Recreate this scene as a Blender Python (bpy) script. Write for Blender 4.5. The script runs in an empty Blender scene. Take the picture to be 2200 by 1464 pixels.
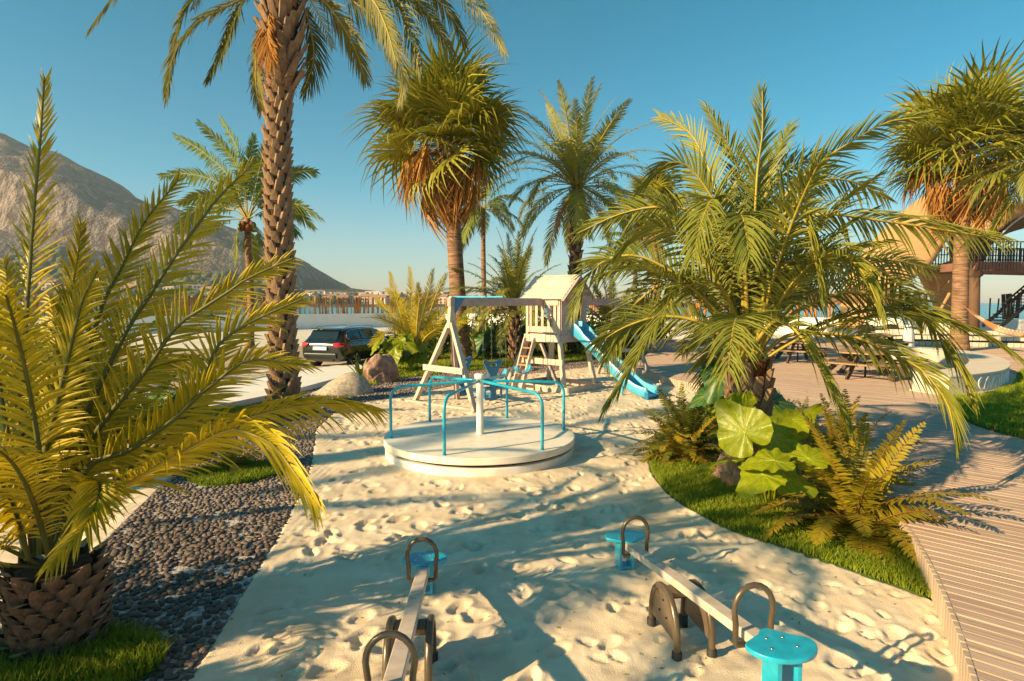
import bpy, math, random
import numpy as np
from mathutils import Vector, Matrix, noise as mnoise
R = math.radians
sc = bpy.context.scene
COL = sc.collection
rng = np.random.default_rng(7)
random.seed(7)

# ---------------------------------------------------------------- camera
CAM_H, FPX, HORIZ = 2.4, 1290.0, 82.0
PITCH = math.atan(HORIZ / FPX)
cd = bpy.data.cameras.new("camera")
cam = bpy.data.objects.new("camera", cd); COL.objects.link(cam)
cam.location = (0, 0, CAM_H); cam.rotation_euler = (math.pi / 2 - PITCH, 0, 0)
cd.sensor_width = 36; cd.lens = 36 * FPX / 2200; cd.clip_start = .05; cd.clip_end = 12000
sc.camera = cam

# ---------------------------------------------------------------- sky, sun, exposure
SUN_AZ = math.atan2(-.857, -.515)          # clockwise from +Y
SUN_EL = R(23.5)
wd = bpy.data.worlds.new("World"); sc.world = wd; wd.use_nodes = True
wt = wd.node_tree; wt.nodes.clear()
wo = wt.nodes.new("ShaderNodeOutputWorld"); bg = wt.nodes.new("ShaderNodeBackground")
sky = wt.nodes.new("ShaderNodeTexSky"); sky.sky_type = 'NISHITA'; sky.sun_disc = False
sky.sun_elevation = SUN_EL; sky.sun_rotation = SUN_AZ; sky.air_density = 1.0; sky.dust_density = .6; sky.ozone_density = 1.6
gm = wt.nodes.new("ShaderNodeMix"); gm.data_type = 'RGBA'; gm.blend_type = 'MULTIPLY'
gm.inputs[0].default_value = 1; gm.inputs[7].default_value = (.27, .90, .90, 1)
bg.inputs[1].default_value = .084
hsv = wt.nodes.new('ShaderNodeHueSaturation'); hsv.inputs['Saturation'].default_value = 1.25; wt.links.new(sky.outputs[0], hsv.inputs['Color'])
wt.links.new(hsv.outputs[0], gm.inputs[6]); 
wtc = wt.nodes.new("ShaderNodeTexCoord"); wsx = wt.nodes.new("ShaderNodeSeparateXYZ"); wcr = wt.nodes.new("ShaderNodeValToRGB")
wt.links.new(wtc.outputs['Generated'], wsx.inputs[0]); wt.links.new(wsx.outputs[2], wcr.inputs[0])
wcr.color_ramp.elements[0].position = 0; wcr.color_ramp.elements[0].color = (.90, .80, .88, 1)
wcr.color_ramp.elements[1].position = .42; wcr.color_ramp.elements[1].color = (.0, .78, .69, 1)
e_ = wcr.color_ramp.elements.new(.19); e_.color = (.22, .79, .77, 1)
wt.links.new(wcr.outputs[0], gm.inputs[7]); wt.links.new(gm.outputs[2], bg.inputs[0]); wt.links.new(bg.outputs[0], wo.inputs[0])
sd = bpy.data.lights.new("sun", 'SUN'); sd.energy = 5.0; sd.angle = R(.6); sd.color = (1, .715, .36)
sun = bpy.data.objects.new("sun", sd); COL.objects.link(sun)
sv = Vector((-.857 * math.cos(SUN_EL), -.515 * math.cos(SUN_EL), math.sin(SUN_EL)))
sun.rotation_euler = sv.to_track_quat('Z', 'Y').to_euler()
sc.view_settings.view_transform = 'Standard'; sc.view_settings.look = 'None'
sc.view_settings.gamma = 1; sc.view_settings.use_curve_mapping = False
sc.view_settings.exposure = 1.14
sc.render.engine = 'CYCLES'
sc.cycles.max_bounces = 6; sc.cycles.diffuse_bounces = 3; sc.cycles.transparent_max_bounces = 6
sc.cycles.volume_bounces = 0

# ---------------------------------------------------------------- helpers
def ray(px, py):
    u = (px - 1100) / FPX; v = (732 - py) / FPX
    return Vector((u, math.cos(PITCH) + v * math.sin(PITCH), -math.sin(PITCH) + v * math.cos(PITCH)))
def G(px, py, z=0.0):                       # point of the picture that lies at height z
    d = ray(px, py); t = (z - CAM_H) / d.z
    return Vector((d.x * t, d.y * t, z))
def W(px, py, y):                           # point of the picture that lies at distance y
    d = ray(px, py); t = y / d.y
    return Vector((d.x * t, y, CAM_H + d.z * t))
def setp(o, label=None, cat=None, group=None, kind=None):
    if label: o['label'] = label
    if cat: o['category'] = cat
    if group: o['group'] = group
    if kind: o['kind'] = kind
    return o
def thing(name, label, cat, loc=(0, 0, 0), rz=0, group=None):
    o = bpy.data.objects.new(name, None); COL.objects.link(o)
    o.location = loc; o.rotation_euler = (0, 0, rz); o.empty_display_size = .2
    return setp(o, label, cat, group)
def put(name, me, parent=None, loc=(0, 0, 0), rot=(0, 0, 0), scale=None):
    o = bpy.data.objects.new(name, me); COL.objects.link(o)
    o.location = loc; o.rotation_euler = rot
    if scale is not None: o.scale = (scale,) * 3 if not hasattr(scale, '__len__') else scale
    if parent: o.parent = parent
    return o
def copy_tree(o, parent=None):
    c = o.copy(); COL.objects.link(c)
    if parent: c.parent = parent
    for ch in list(o.children): copy_tree(ch, c)
    return c
def mesh_np(name, V, F, mats=(), mi=None, smooth=False, attr=None):
    me = bpy.data.meshes.new(name)
    V = np.asarray(V, dtype=np.float32).reshape(-1, 3); F = np.asarray(F, dtype=np.int32)
    k = F.shape[1]
    me.vertices.add(len(V)); me.vertices.foreach_set('co', V.ravel())
    me.loops.add(F.size); me.loops.foreach_set('vertex_index', F.ravel())
    me.polygons.add(len(F)); me.polygons.foreach_set('loop_start', np.arange(0, F.size, k, dtype=np.int32))
    me.polygons.foreach_set('loop_total', np.full(len(F), k, dtype=np.int32))
    for m in mats: me.materials.append(m)
    if mi is not None: me.polygons.foreach_set('material_index', np.asarray(mi, dtype=np.int32))
    if smooth: me.polygons.foreach_set('use_smooth', np.ones(len(F), dtype=bool))
    if attr is not None:
        a = me.attributes.new('rnd', 'FLOAT', 'POINT'); a.data.foreach_set('value', np.asarray(attr, dtype=np.float32))
    me.update(calc_edges=True)
    return me
class MB:
    def __init__(s): s.v = []; s.f = []; s.m = []; s.sm = []
    def add(s, vs, fs, m=0, sm=False):
        b = len(s.v); s.v += [tuple(v) for v in vs]; s.f += [tuple(b + i for i in f) for f in fs]
        s.m += [m] * len(fs); s.sm += [sm] * len(fs); return s
    def box(s, c, size, M=None, m=0, taper=1.0):
        x, y, z = [a / 2 for a in size]; c = Vector(c)
        vs = []
        for sz in (-1, 1):
            t = taper if sz > 0 else 1
            for sx, sy in ((-1, -1), (1, -1), (1, 1), (-1, 1)):
                v = Vector((sx * x * t, sy * y * t, sz * z))
                if M is not None: v = M @ v
                vs.append(v + c)
        return s.add(vs, [(0, 3, 2, 1), (4, 5, 6, 7), (0, 1, 5, 4), (1, 2, 6, 5), (2, 3, 7, 6), (3, 0, 4, 7)], m)
    def bar(s, a, b, w, h, up=(0, 0, 1), m=0):   # a board from a to b, w wide, h thick along up
        a = Vector(a); b = Vector(b); t = (b - a); L = t.length; t.normalize()
        up = Vector(up); sd_ = t.cross(up)
        if sd_.length < 1e-4: sd_ = t.cross(Vector((1, 0, 0)))
        sd_.normalize(); u = sd_.cross(t)
        M = Matrix((t, sd_, u)).transposed()
        return s.box((a + b) / 2, (L, w, h), M, m)
    def tube(s, pts, r, n=10, m=0, caps=True):
        pts = [Vector(p) for p in pts]; N = len(pts)
        rr = r if hasattr(r, '__len__') else [r] * N
        vs = []; prev = None
        for i, p in enumerate(pts):
            t = (pts[min(i + 1, N - 1)] - pts[max(i - 1, 0)]).normalized()
            if prev is None:
                a = Vector((0, 0, 1)) if abs(t.z) < .9 else Vector((1, 0, 0))
                x = t.cross(a).normalized()
            else: x = (prev - t * prev.dot(t)).normalized()
            prev = x; y = t.cross(x)
            for k in range(n):
                an = 2 * math.pi * k / n
                vs.append(p + (x * math.cos(an) + y * math.sin(an)) * rr[i])
        fs = [(i * n + k, i * n + (k + 1) % n, (i + 1) * n + (k + 1) % n, (i + 1) * n + k) for i in range(N - 1) for k in range(n)]
        s.add(vs, fs, m, True)
        if caps:
            b = len(s.v) - len(vs)
            s.f += [tuple(b + k for k in range(n))[::-1], tuple(b + (N - 1) * n + k for k in range(n))]; s.m += [m, m]; s.sm += [False, False]
        return s
    def lathe(s, prof, c=(0, 0, 0), n=48, m=0, sm=True):
        c = Vector(c); vs = []
        for r, z in prof:
            for k in range(n):
                a = 2 * math.pi * k / n; vs.append(c + Vector((r * math.cos(a), r * math.sin(a), z)))
        fs = [(i * n + k, i * n + (k + 1) % n, (i + 1) * n + (k + 1) % n, (i + 1) * n + k) for i in range(len(prof) - 1) for k in range(n)]
        return s.add(vs, fs, m, sm)
    def prism(s, poly, z0, z1, m=0, M=None, c=(0, 0, 0)):
        n = len(poly); vs = [Vector((p[0], p[1], z0)) for p in poly] + [Vector((p[0], p[1], z1)) for p in poly]
        if M is not None: vs = [M @ v for v in vs]
        vs = [v + Vector(c) for v in vs]
        return s.add(vs, [tuple(range(n))[::-1], tuple(range(n, 2 * n))] + [(i, (i + 1) % n, n + (i + 1) % n, n + i) for i in range(n)], m)
    def mesh(s, name, mats, auto=None):
        me = bpy.data.meshes.new(name); me.from_pydata(s.v, [], s.f)
        for m in (mats if isinstance(mats, (list, tuple)) else [mats]): me.materials.append(m)
        me.polygons.foreach_set('material_index', s.m); me.polygons.foreach_set('use_smooth', s.sm)
        me.update(); return me
    def build(s, name, mats, parent=None, bevel=0, **k):
        o = put(name, s.mesh(name, mats), parent, **k)
        if bevel:
            b = o.modifiers.new("bevel", 'BEVEL'); b.width = bevel; b.segments = 2; b.limit_method = 'ANGLE'
        return o
def catmull(P, n):
    P = np.array([list(p) for p in P], dtype=float)
    Q = np.vstack([2 * P[0] - P[1], P, 2 * P[-1] - P[-2]])
    seg = np.linalg.norm(np.diff(P, axis=0), axis=1); cum = np.concatenate([[0], np.cumsum(seg)]); tot = cum[-1]
    out = []
    for s in np.linspace(0, tot, n):
        i = min(np.searchsorted(cum, s, side='right') - 1, len(P) - 2); t = (s - cum[i]) / max(seg[i], 1e-9)
        p0, p1, p2, p3 = Q[i:i + 4]
        out.append(.5 * ((2 * p1) + (-p0 + p2) * t + (2 * p0 - 5 * p1 + 4 * p2 - p3) * t * t + (-p0 + 3 * p1 - 3 * p2 + p3) * t ** 3))
    return np.array(out)
def nrm(a): return a / np.maximum(np.linalg.norm(a, axis=-1, keepdims=True), 1e-9)

# ---------------------------------------------------------------- materials
def mat(name, col, col2=None, rough=.8, scale=5, detail=4, bump=0, bscale=None, metal=0, trans=0, spec=.5, rnd=False, stretch=None, coat=0, tcol=None, fac=(.35, .65), gen=False):
    m = bpy.data.materials.new(name); m.use_nodes = True; nt = m.node_tree; N = nt.nodes; L = nt.links
    b = N["Principled BSDF"]; b.inputs["Roughness"].default_value = rough; b.inputs["Metallic"].default_value = metal
    b.inputs["Specular IOR Level"].default_value = spec; b.inputs["Coat Weight"].default_value = coat
    c4 = lambda c: (c[0], c[1], c[2], 1)
    src = None
    tc = N.new("ShaderNodeTexCoord"); mp = N.new("ShaderNodeMapping")
    L.new(tc.outputs["Object"], mp.inputs[0])
    if stretch: mp.inputs["Scale"].default_value = stretch
    if col2 is not None:
        if rnd:
            at = N.new("ShaderNodeAttribute"); at.attribute_name = 'rnd'
            oi = N.new("ShaderNodeObjectInfo")
            ad = N.new("ShaderNodeMath"); ad.operation = 'MULTIPLY_ADD'; ad.inputs[1].default_value = .6
            mu = N.new("ShaderNodeMath"); mu.operation = 'MULTIPLY'; mu.inputs[1].default_value = .4
            L.new(at.outputs["Fac"], ad.inputs[0]); L.new(oi.outputs["Random"], mu.inputs[0]); L.new(mu.outputs[0], ad.inputs[2])
            f = ad.outputs[0]
        else:
            nz = N.new("ShaderNodeTexNoise"); nz.inputs["Scale"].default_value = scale; nz.inputs["Detail"].default_value = detail
            L.new(mp.outputs[0], nz.inputs[0])
            mr = N.new("ShaderNodeMapRange"); mr.inputs[1].default_value = fac[0]; mr.inputs[2].default_value = fac[1]
            L.new(nz.outputs[0], mr.inputs[0]); f = mr.outputs[0]
        mx = N.new("ShaderNodeMix"); mx.data_type = 'RGBA'; mx.inputs[6].default_value = c4(col); mx.inputs[7].default_value = c4(col2)
        L.new(f, mx.inputs[0]); L.new(mx.outputs[2], b.inputs["Base Color"]); src = mx.outputs[2]
    else: b.inputs["Base Color"].default_value = c4(col)
    if bump:
        n2 = N.new("ShaderNodeTexNoise"); n2.inputs["Scale"].default_value = bscale or scale * 4; n2.inputs["Detail"].default_value = 5
        L.new(mp.outputs[0], n2.inputs[0])
        bp = N.new("ShaderNodeBump"); bp.inputs["Strength"].default_value = bump; bp.inputs["Distance"].default_value = .02
        L.new(n2.outputs[0], bp.inputs["Height"]); L.new(bp.outputs[0], b.inputs["Normal"])
    if trans:
        out = [n for n in N if n.type == 'OUTPUT_MATERIAL'][0]
        tr = N.new("ShaderNodeBsdfTranslucent"); ms = N.new("ShaderNodeMixShader"); ms.inputs[0].default_value = trans
        if src is not None and tcol is None: L.new(src, tr.inputs[0])
        else: tr.inputs[0].default_value = c4(tcol or col)
        L.new(b.outputs[0], ms.inputs[1]); L.new(tr.outputs[0], ms.inputs[2]); L.new(ms.outputs[0], out.inputs[0])
    return m
M_ = {}
M_['sand'] = mat('sand', (.66, .53, .385), (.80, .67, .515), .95, 2.2, 9, .45, 110, spec=.1)
M_['ground'] = mat('pale_ground', (.60, .54, .46), (.68, .62, .54), .9, .25, 6, .2, 3, spec=.2)
M_['road'] = mat('road', (.36, .28, .21), (.44, .35, .26), .85, .6, 6, .2, 30, spec=.2)
M_['tile'] = mat('paving_tile', (.46, .37, .30), (.52, .43, .35), .8, 2, 4, .1, 20, spec=.2)
M_['white'] = mat('white_render', (.72, .70, .67), (.78, .76, .73), .75, 1.2, 5, .1, 12, spec=.3)
M_['wood'] = mat('deck_wood', (.40, .285, .22), (.56, .41, .325), .8, 3, 6, .3, 6, stretch=(.35, 6, 6), spec=.2)
M_['wood_end'] = mat('fascia_wood', (.42, .31, .24), (.56, .44, .35), .8, 3, 6, .3, 6, stretch=(6, 6, .6), spec=.2)
M_['dark'] = mat('under_deck_shade', (.07, .055, .045), None, .95)  # dark tone standing in for the shade below the boards
M_['bed'] = mat('pale_mortar', (.34, .31, .30), (.62, .58, .55), .95, 30, 5, .8, 90, spec=.1, fac=(.42, .58))
M_['pebble'] = mat('pebble_stone', (.075, .058, .052), (.25, .19, .165), .75, rnd=True, bump=.15, bscale=60, spec=.3)
M_['pebble2'] = mat('gravel_stone', (.12, .09, .085), (.36, .29, .26), .8, rnd=True, spec=.2)
M_['grass'] = mat('grass_blade', (.085, .17, .006), (.33, .37, .03), .6, rnd=True, trans=.35, spec=.25)
M_['soil'] = mat('turf_soil', (.035, .07, .012), (.07, .11, .02), .95, 8, 4, .4, 40, spec=.1)
M_['leafA'] = mat('golden_frond', (.29, .24, .006), (.62, .46, .014), .42, rnd=True, trans=.30, spec=.4)
M_['leafI'] = mat('green_frond', (.12, .155, .022), (.36, .345, .055), .42, rnd=True, trans=.28, spec=.4)
M_['leafB'] = mat('dusty_frond', (.08, .12, .03), (.28, .23, .06), .5, rnd=True, trans=.25, spec=.3)
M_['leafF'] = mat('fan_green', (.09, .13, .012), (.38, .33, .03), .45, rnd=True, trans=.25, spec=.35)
M_['leafD'] = mat('dead_frond', (.24, .10, .025), (.52, .27, .08), .8, rnd=True, trans=.2, spec=.1)
M_['coco'] = mat('coconut_frond', (.05, .13, .02), (.28, .29, .05), .42, rnd=True, trans=.3, spec=.4)
M_['rachis'] = mat('frond_stalk', (.30, .24, .04), (.40, .30, .05), .5, 4, spec=.3)
M_['rachisD'] = mat('dark_stalk', (.07, .08, .02), (.12, .12, .03), .5, 4, spec=.3)
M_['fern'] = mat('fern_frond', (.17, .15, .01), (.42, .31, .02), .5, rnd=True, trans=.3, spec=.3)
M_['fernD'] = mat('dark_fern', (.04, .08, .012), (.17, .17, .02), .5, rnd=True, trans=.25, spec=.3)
M_['fernstalk'] = mat('fern_stalk', (.20, .09, .02), None, .6)
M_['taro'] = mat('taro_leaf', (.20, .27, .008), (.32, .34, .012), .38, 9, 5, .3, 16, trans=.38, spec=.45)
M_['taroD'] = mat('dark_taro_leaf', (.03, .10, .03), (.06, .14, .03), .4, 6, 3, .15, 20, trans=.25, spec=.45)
M_['vein'] = mat('leaf_vein', (.30, .35, .025), None, .5)
M_['bark'] = mat('palm_boot', (.17, .10, .06), (.34, .22, .14), .9, 6, 6, .6, 30, stretch=(1, 1, .4), spec=.15)
M_['bark_dk'] = mat('palm_core', (.05, .03, .02), (.11, .06, .035), .95, 20, 6, .8, 60, spec=.1)
M_['bark_A_shade'] = mat('stub_bark_shaded', (.10, .055, .035), (.22, .13, .085), .92, 9, 7, .8, 40, stretch=(1, 1, .4), spec=.15)  # palm boot bark darkened: shade on the stubby trunk put into the colour
M_['boot_end'] = mat('boot_cut', (.34, .22, .14), (.50, .35, .24), .9, 12, 6, .5, 50, spec=.15)
M_['ring'] = mat('ringed_trunk', (.12, .07, .045), (.34, .20, .13), .9, 2, 7, 1, 4, stretch=(1, 1, 11), spec=.15)
M_['coir'] = mat('palm_fibre', (.12, .04, .015), (.26, .10, .03), .95, 30, 5, .8, 80, spec=.1)
M_['pgwood'] = mat('pale_timber', (.54, .43, .36), (.66, .54, .45), .7, 4, 6, .15, 14, stretch=(1, 1, 1), spec=.25)
M_['pgpink_shade'] = mat('mauve_shaded_timber', (.38, .28, .26), (.48, .36, .33), .7, 4, 6, .15, 14, spec=.25)  # pale timber with shade put into its colour; also the mauve planter
M_['rung'] = mat('brown_timber', (.36, .17, .07), (.46, .24, .11), .7, 5, 5, .15, 20, spec=.25)
M_['cyan'] = mat('turquoise_paint', (.010, .31, .46), (.012, .40, .60), .34, 14, 8, .05, 120, spec=.5, coat=.3)
M_['blue'] = mat('blue_plastic', (.012, .15, .30), (.018, .18, .35), .32, 4, 3, .03, 80, spec=.5)
M_['slide'] = mat('pale_blue_plastic', (.06, .36, .58), (.08, .40, .62), .3, 4, 3, .03, 60, spec=.5, coat=.2)
M_['mgr'] = mat('ivory_paint', (.66, .59, .48), (.80, .74, .65), .5, 3.5, 9, .08, 60, spec=.35, fac=(.30, .52))
M_['mgr2'] = mat('white_paint', (.68, .62, .56), (.82, .78, .76), .45, 4, 8, .04, 60, spec=.4)
M_['bronze'] = mat('bronze_paint', (.10, .075, .05), (.14, .105, .07), .3, 8, 4, .05, 60, metal=.35, spec=.5)
M_['plate'] = mat('bronze_plate', (.14, .10, .07), (.18, .13, .09), .4, 8, 4, .05, 60, metal=.2, spec=.5)
M_['beam'] = mat('beige_steel', (.50, .40, .33), (.66, .55, .47), .5, 9, 8, .04, 90, spec=.4)
M_['rubber'] = mat('black_rubber', (.025, .022, .02), None, .7)
M_['steel'] = mat('steel', (.55, .54, .52), None, .3, metal=1)
M_['chain'] = mat('chain_metal', (.16, .14, .13), None, .5, metal=.7)
M_['rockA'] = mat('granite', (.30, .25, .21), (.50, .43, .36), .9, 14, 8, .5, 70, spec=.2)
M_['rockB'] = mat('red_rock', (.22, .12, .09), (.42, .27, .21), .9, 5, 8, .9, 18, spec=.2)
M_['post'] = mat('fence_post_wood', (.34, .14, .045), (.48, .22, .08), .8, 3, 4, .2, 20, stretch=(1, 1, .3), spec=.2)
M_['postD'] = mat('dark_shaded_post_wood', (.05, .032, .022), (.09, .06, .04), .8, 3, 4, .2, 20, spec=.2)  # dark stain that also holds the building's shade on these posts
M_['ochre'] = mat('ochre_render', (.50, .29, .14), (.56, .34, .17), .85, .5, 6, .1, 8, spec=.2)
M_['brown'] = mat('brown_shade_render', (.13, .075, .05), (.17, .10, .065), .8, .8, 5, .1, 8, spec=.2)  # brown of the pillar; on underside and inner wall, shade put into colour
M_['balc'] = mat('balcony_timber', (.20, .10, .075), (.26, .13, .10), .7, 2, 4, .1, 10, spec=.2)
M_['iron'] = mat('black_iron', (.02, .02, .02), None, .5, metal=.3)
M_['stone'] = mat('limestone', (.54, .45, .37), (.62, .53, .44), .85, 3, 6, .3, 20, spec=.2)
M_['leafF2'] = mat('sunlit_frond', (.20, .23, .03), (.50, .45, .08), .42, rnd=True, trans=.35, spec=.4)  # lighter copy of the green frond, sun glow put into its colour
M_['benchtop'] = mat('warm_render', (.62, .53, .44), (.68, .59, .50), .8, 2, 5, .15, 14, spec=.25)
M_['benchside'] = mat('carved_render', (.50, .44, .39), (.57, .51, .46), .85, 3, 6, .35, 22, spec=.2)
M_['table'] = mat('table_timber', (.34, .22, .12), (.44, .30, .17), .6, 4, 5, .1, 20, stretch=(1, 5, 1), spec=.3)
M_['tleg'] = mat('dark_timber', (.07, .05, .035), (.11, .08, .05), .7, 4, 5, .1, 20, spec=.3)
M_['thatch'] = mat('thatch', (.26, .13, .06), (.52, .30, .14), .95, rnd=True, spec=.1)
M_['cloth'] = mat('white_cloth', (.66, .70, .74), (.70, .74, .78), .85, 6, 3, .15, 14, spec=.2)
M_['skin'] = mat('skin', (.30, .17, .11), None, .6)
M_['hair'] = mat('dark_beard', (.02, .015, .012), None, .8)
M_['hammock'] = mat('hammock_cloth', (.62, .52, .40), (.40, .20, .09), .85, 2.2, 1, .1, 40, stretch=(1, .01, .01), spec=.15, fac=(.52, .60))
M_['rope'] = mat('rope', (.36, .16, .08), None, .9)
M_['carpaint'] = mat('dark_car_paint', (.006, .010, .012), (.008, .012, .015), .18, 3, spec=.6, coat=.8)
M_['glass'] = mat('tinted_glass', (.012, .02, .022), None, .06, spec=.7, coat=.5)
M_['chrome'] = mat('chrome', (.75, .74, .72), None, .15, metal=1)
M_['tail'] = mat('tail_lamp_red', (.45, .02, .02), None, .2, spec=.6)
M_['numplate'] = mat('number_plate', (.85, .84, .78), None, .12, metal=.6, spec=.8)
M_['tyre'] = mat('tyre', (.018, .017, .016), None, .85)
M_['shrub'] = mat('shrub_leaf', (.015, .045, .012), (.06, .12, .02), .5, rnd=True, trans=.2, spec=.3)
M_['strap'] = mat('strap_leaf', (.06, .11, .01), (.24, .27, .03), .45, rnd=True, trans=.25, spec=.35)
M_['house'] = mat('house_wall', (.62, .54, .48), None, .9)
M_['house2'] = mat('house_wall_pink', (.56, .42, .34), None, .9)
M_['roof'] = mat('house_roof', (.36, .19, .12), None, .9)
M_['pane'] = mat('window_pane', (.05, .055, .06), None, .2)
M_['wood_far'] = mat('far_trees', (.035, .055, .018), (.09, .10, .03), .95, .05, 5)
M_['litter'] = mat('leaf_litter', (.20, .12, .03), (.12, .20, .03), .8, rnd=True)
M_['beach'] = mat('beach_sand', (.60, .50, .38), (.66, .56, .43), .9, .2, 5)

def island_vary(m, lo=.78, hi=1.12):
    nt = m.node_tree; b = nt.nodes["Principled BSDF"]; src = b.inputs["Base Color"].links[0].from_socket
    g = nt.nodes.new("ShaderNodeNewGeometry"); mr = nt.nodes.new("ShaderNodeMapRange"); mr.inputs[3].default_value = lo; mr.inputs[4].default_value = hi
    nt.links.new(g.outputs["Random Per Island"], mr.inputs[0]); oi = nt.nodes.new("ShaderNodeObjectInfo"); mr2 = nt.nodes.new("ShaderNodeMapRange"); mr2.inputs[3].default_value = .9; mr2.inputs[4].default_value = 1.08
    nt.links.new(oi.outputs["Random"], mr2.inputs[0]); mu = nt.nodes.new("ShaderNodeMath"); mu.operation = 'MULTIPLY'; nt.links.new(mr.outputs[0], mu.inputs[0]); nt.links.new(mr2.outputs[0], mu.inputs[1])
    mx = nt.nodes.new("ShaderNodeVectorMath"); mx.operation = 'SCALE'; nt.links.new(src, mx.inputs[0]); nt.links.new(mu.outputs[0], mx.inputs[3]); nt.links.new(mx.outputs[0], b.inputs["Base Color"])
for k_ in ('wood', 'wood_end', 'stone', 'tile', 'table', 'balc', 'pgwood', 'bark', 'bark_A_shade', 'post', 'pebble', 'pebble2'): island_vary(M_[k_], *((.85, 1.08) if k_ == 'pgwood' else (.74, 1.14)))
# ---------------------------------------------------------------- sea, ground, mountain
def sea_mat():
    m = mat('sea_water', (.01, .16, .18), (.02, .23, .25), .22, .02, 4, spec=.5)
    nt = m.node_tree; N = nt.nodes; L = nt.links; b = N["Principled BSDF"]
    tc = N.new("ShaderNodeTexCoord"); mp = N.new("ShaderNodeMapping"); mp.inputs["Scale"].default_value = (.12, .5, 1)
    nz = N.new("ShaderNodeTexNoise"); nz.inputs["Scale"].default_value = .9; nz.inputs["Detail"].default_value = 6
    bp = N.new("ShaderNodeBump"); bp.inputs["Strength"].default_value = .5; bp.inputs["Distance"].default_value = .25
    L.new(tc.outputs["Object"], mp.inputs[0]); L.new(mp.outputs[0], nz.inputs[0]); L.new(nz.outputs[0], bp.inputs["Height"]); L.new(bp.outputs[0], b.inputs["Normal"])
    return m
M_['sea'] = sea_mat()
setp(MB().add([(-2600, 40, -1.4), (2600, 40, -1.4), (2600, 2900, -1.4), (-2600, 2900, -1.4)], [(0, 1, 2, 3)]).build('sea', M_['sea']), kind='structure')
WL = [Vector((-130, -31, 0)), Vector((-35.8, 42, 0)), Vector((-7.4, 64, 0))]     # shaded stretch of the boundary wall
WR = [Vector((-7.4, 64, 0)), Vector((6, 54, 0)), Vector((27, 43.2, 0)), Vector((48, 36, 0)), Vector((75, 30, 0))]
path = WL + WR[1:]
def offs(p, o): return Vector((p.x * (1 + o / max(p.length, 1)), p.y * (1 + o / max(p.length, 1)), 0))
gv = []; gf = []
P0 = [(-130, -60), (75, -60)]
ring = [Vector((-300, -60, 0)), Vector((-300, -40, 0)), Vector((-160, -20, 0)), Vector((-41, 48, 0)), Vector((-8, 71, 0)), Vector((8, 62, 0)), Vector((30, 50, 0)), Vector((50, 43, 0)), Vector((90, 36, 0)), Vector((90, -60, 0))]
setp(MB().add([(p.x, p.y, -.06) for p in ring], [tuple(range(len(ring)))[::-1]]).build('ground', M_['ground']), kind='structure')
inner = ring[2:9]
bv = [(p.x, p.y, -.06) for p in inner] + [(p.x * 1.5 + (0 if p.x > -100 else -60), p.y * 1.35 + 18, -1.7) for p in inner]
n = len(inner)
setp(MB().add(bv, [(i, i + 1, n + i + 1, n + i) for i in range(n - 1)], sm=True).build('beach', M_['beach']), kind='structure')

def fbm(x, y, sc_, oc=5, seed=0.):
    v = 0; a = 1; f = sc_; t = 0
    for i in range(oc):
        v += a * mnoise.noise(Vector((x * f + seed, y * f - seed, seed * .7 + i * 3.1))); t += a; a *= .5; f *= 2.03
    return v / t
PROF = [(-1600, 150), (-900, 235), (-400, 262), (0, 286), (31, 293), (58, 314), (89, 319), (120, 330), (151, 345), (195, 367), (222, 394), (266, 416), (311, 438), (373, 452), (444, 470), (502, 487), (533, 505), (577, 530), (620, 548), (640, 560), (650, 594), (668, 604), (700, 613), (760, 620), (830, 628), (900, 634), (960, 632), (1040, 640), (1150, 646), (1400, 649.5)]
def ridge(x):
    px = 1100 + x * 1.29
    return 1000 / 1290 * (650 - np.interp(px, [p[0] for p in PROF], [p[1] for p in PROF])) + 2.4
SH_Y = [470, 520, 640, 760, 800, 835, 900, 1000, 1100, 1500]
SH_F = [-.02, .02, .10, .27, .36, .66, .82, 1.0, .95, .2]
def terr(x, y):
    H = ridge(x * 1000 / max(y, 560) if y < 1000 else x)
    f = np.interp(y + 45 * mnoise.noise(Vector((x * .006, y * .004, 2.))), SH_Y, SH_F)
    big = min(H / 100, 1)
    rough = fbm(x, y, .012, 6, 4.) * 24 * big * min(1, max(0, (y - 520) / 200)) * (.35 if y > 960 else 1)
    gul = -abs(mnoise.noise(Vector((x * .03, y * .006, 9.)))) * 16 * big * (1 if 740 < y < 960 else .3)
    base = 4 + .02 * (y - 520)
    return max(-3, H * f + rough + gul * min(1, max(0, (y - 600) / 100))) if y > 480 else -3
xs = np.arange(-2100, 260, 9.0); ys = np.concatenate([np.arange(470, 740, 11), np.arange(740, 900, 4.5), np.arange(900, 1110, 8), np.arange(1110, 1500, 40)])
V = [(x, y, terr(x, y)) for y in ys for x in xs]
nx, ny = len(xs), len(ys)
F = [(j * nx + i, j * nx + i + 1, (j + 1) * nx + i + 1, (j + 1) * nx + i) for j in range(ny - 1) for i in range(nx - 1)]
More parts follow.
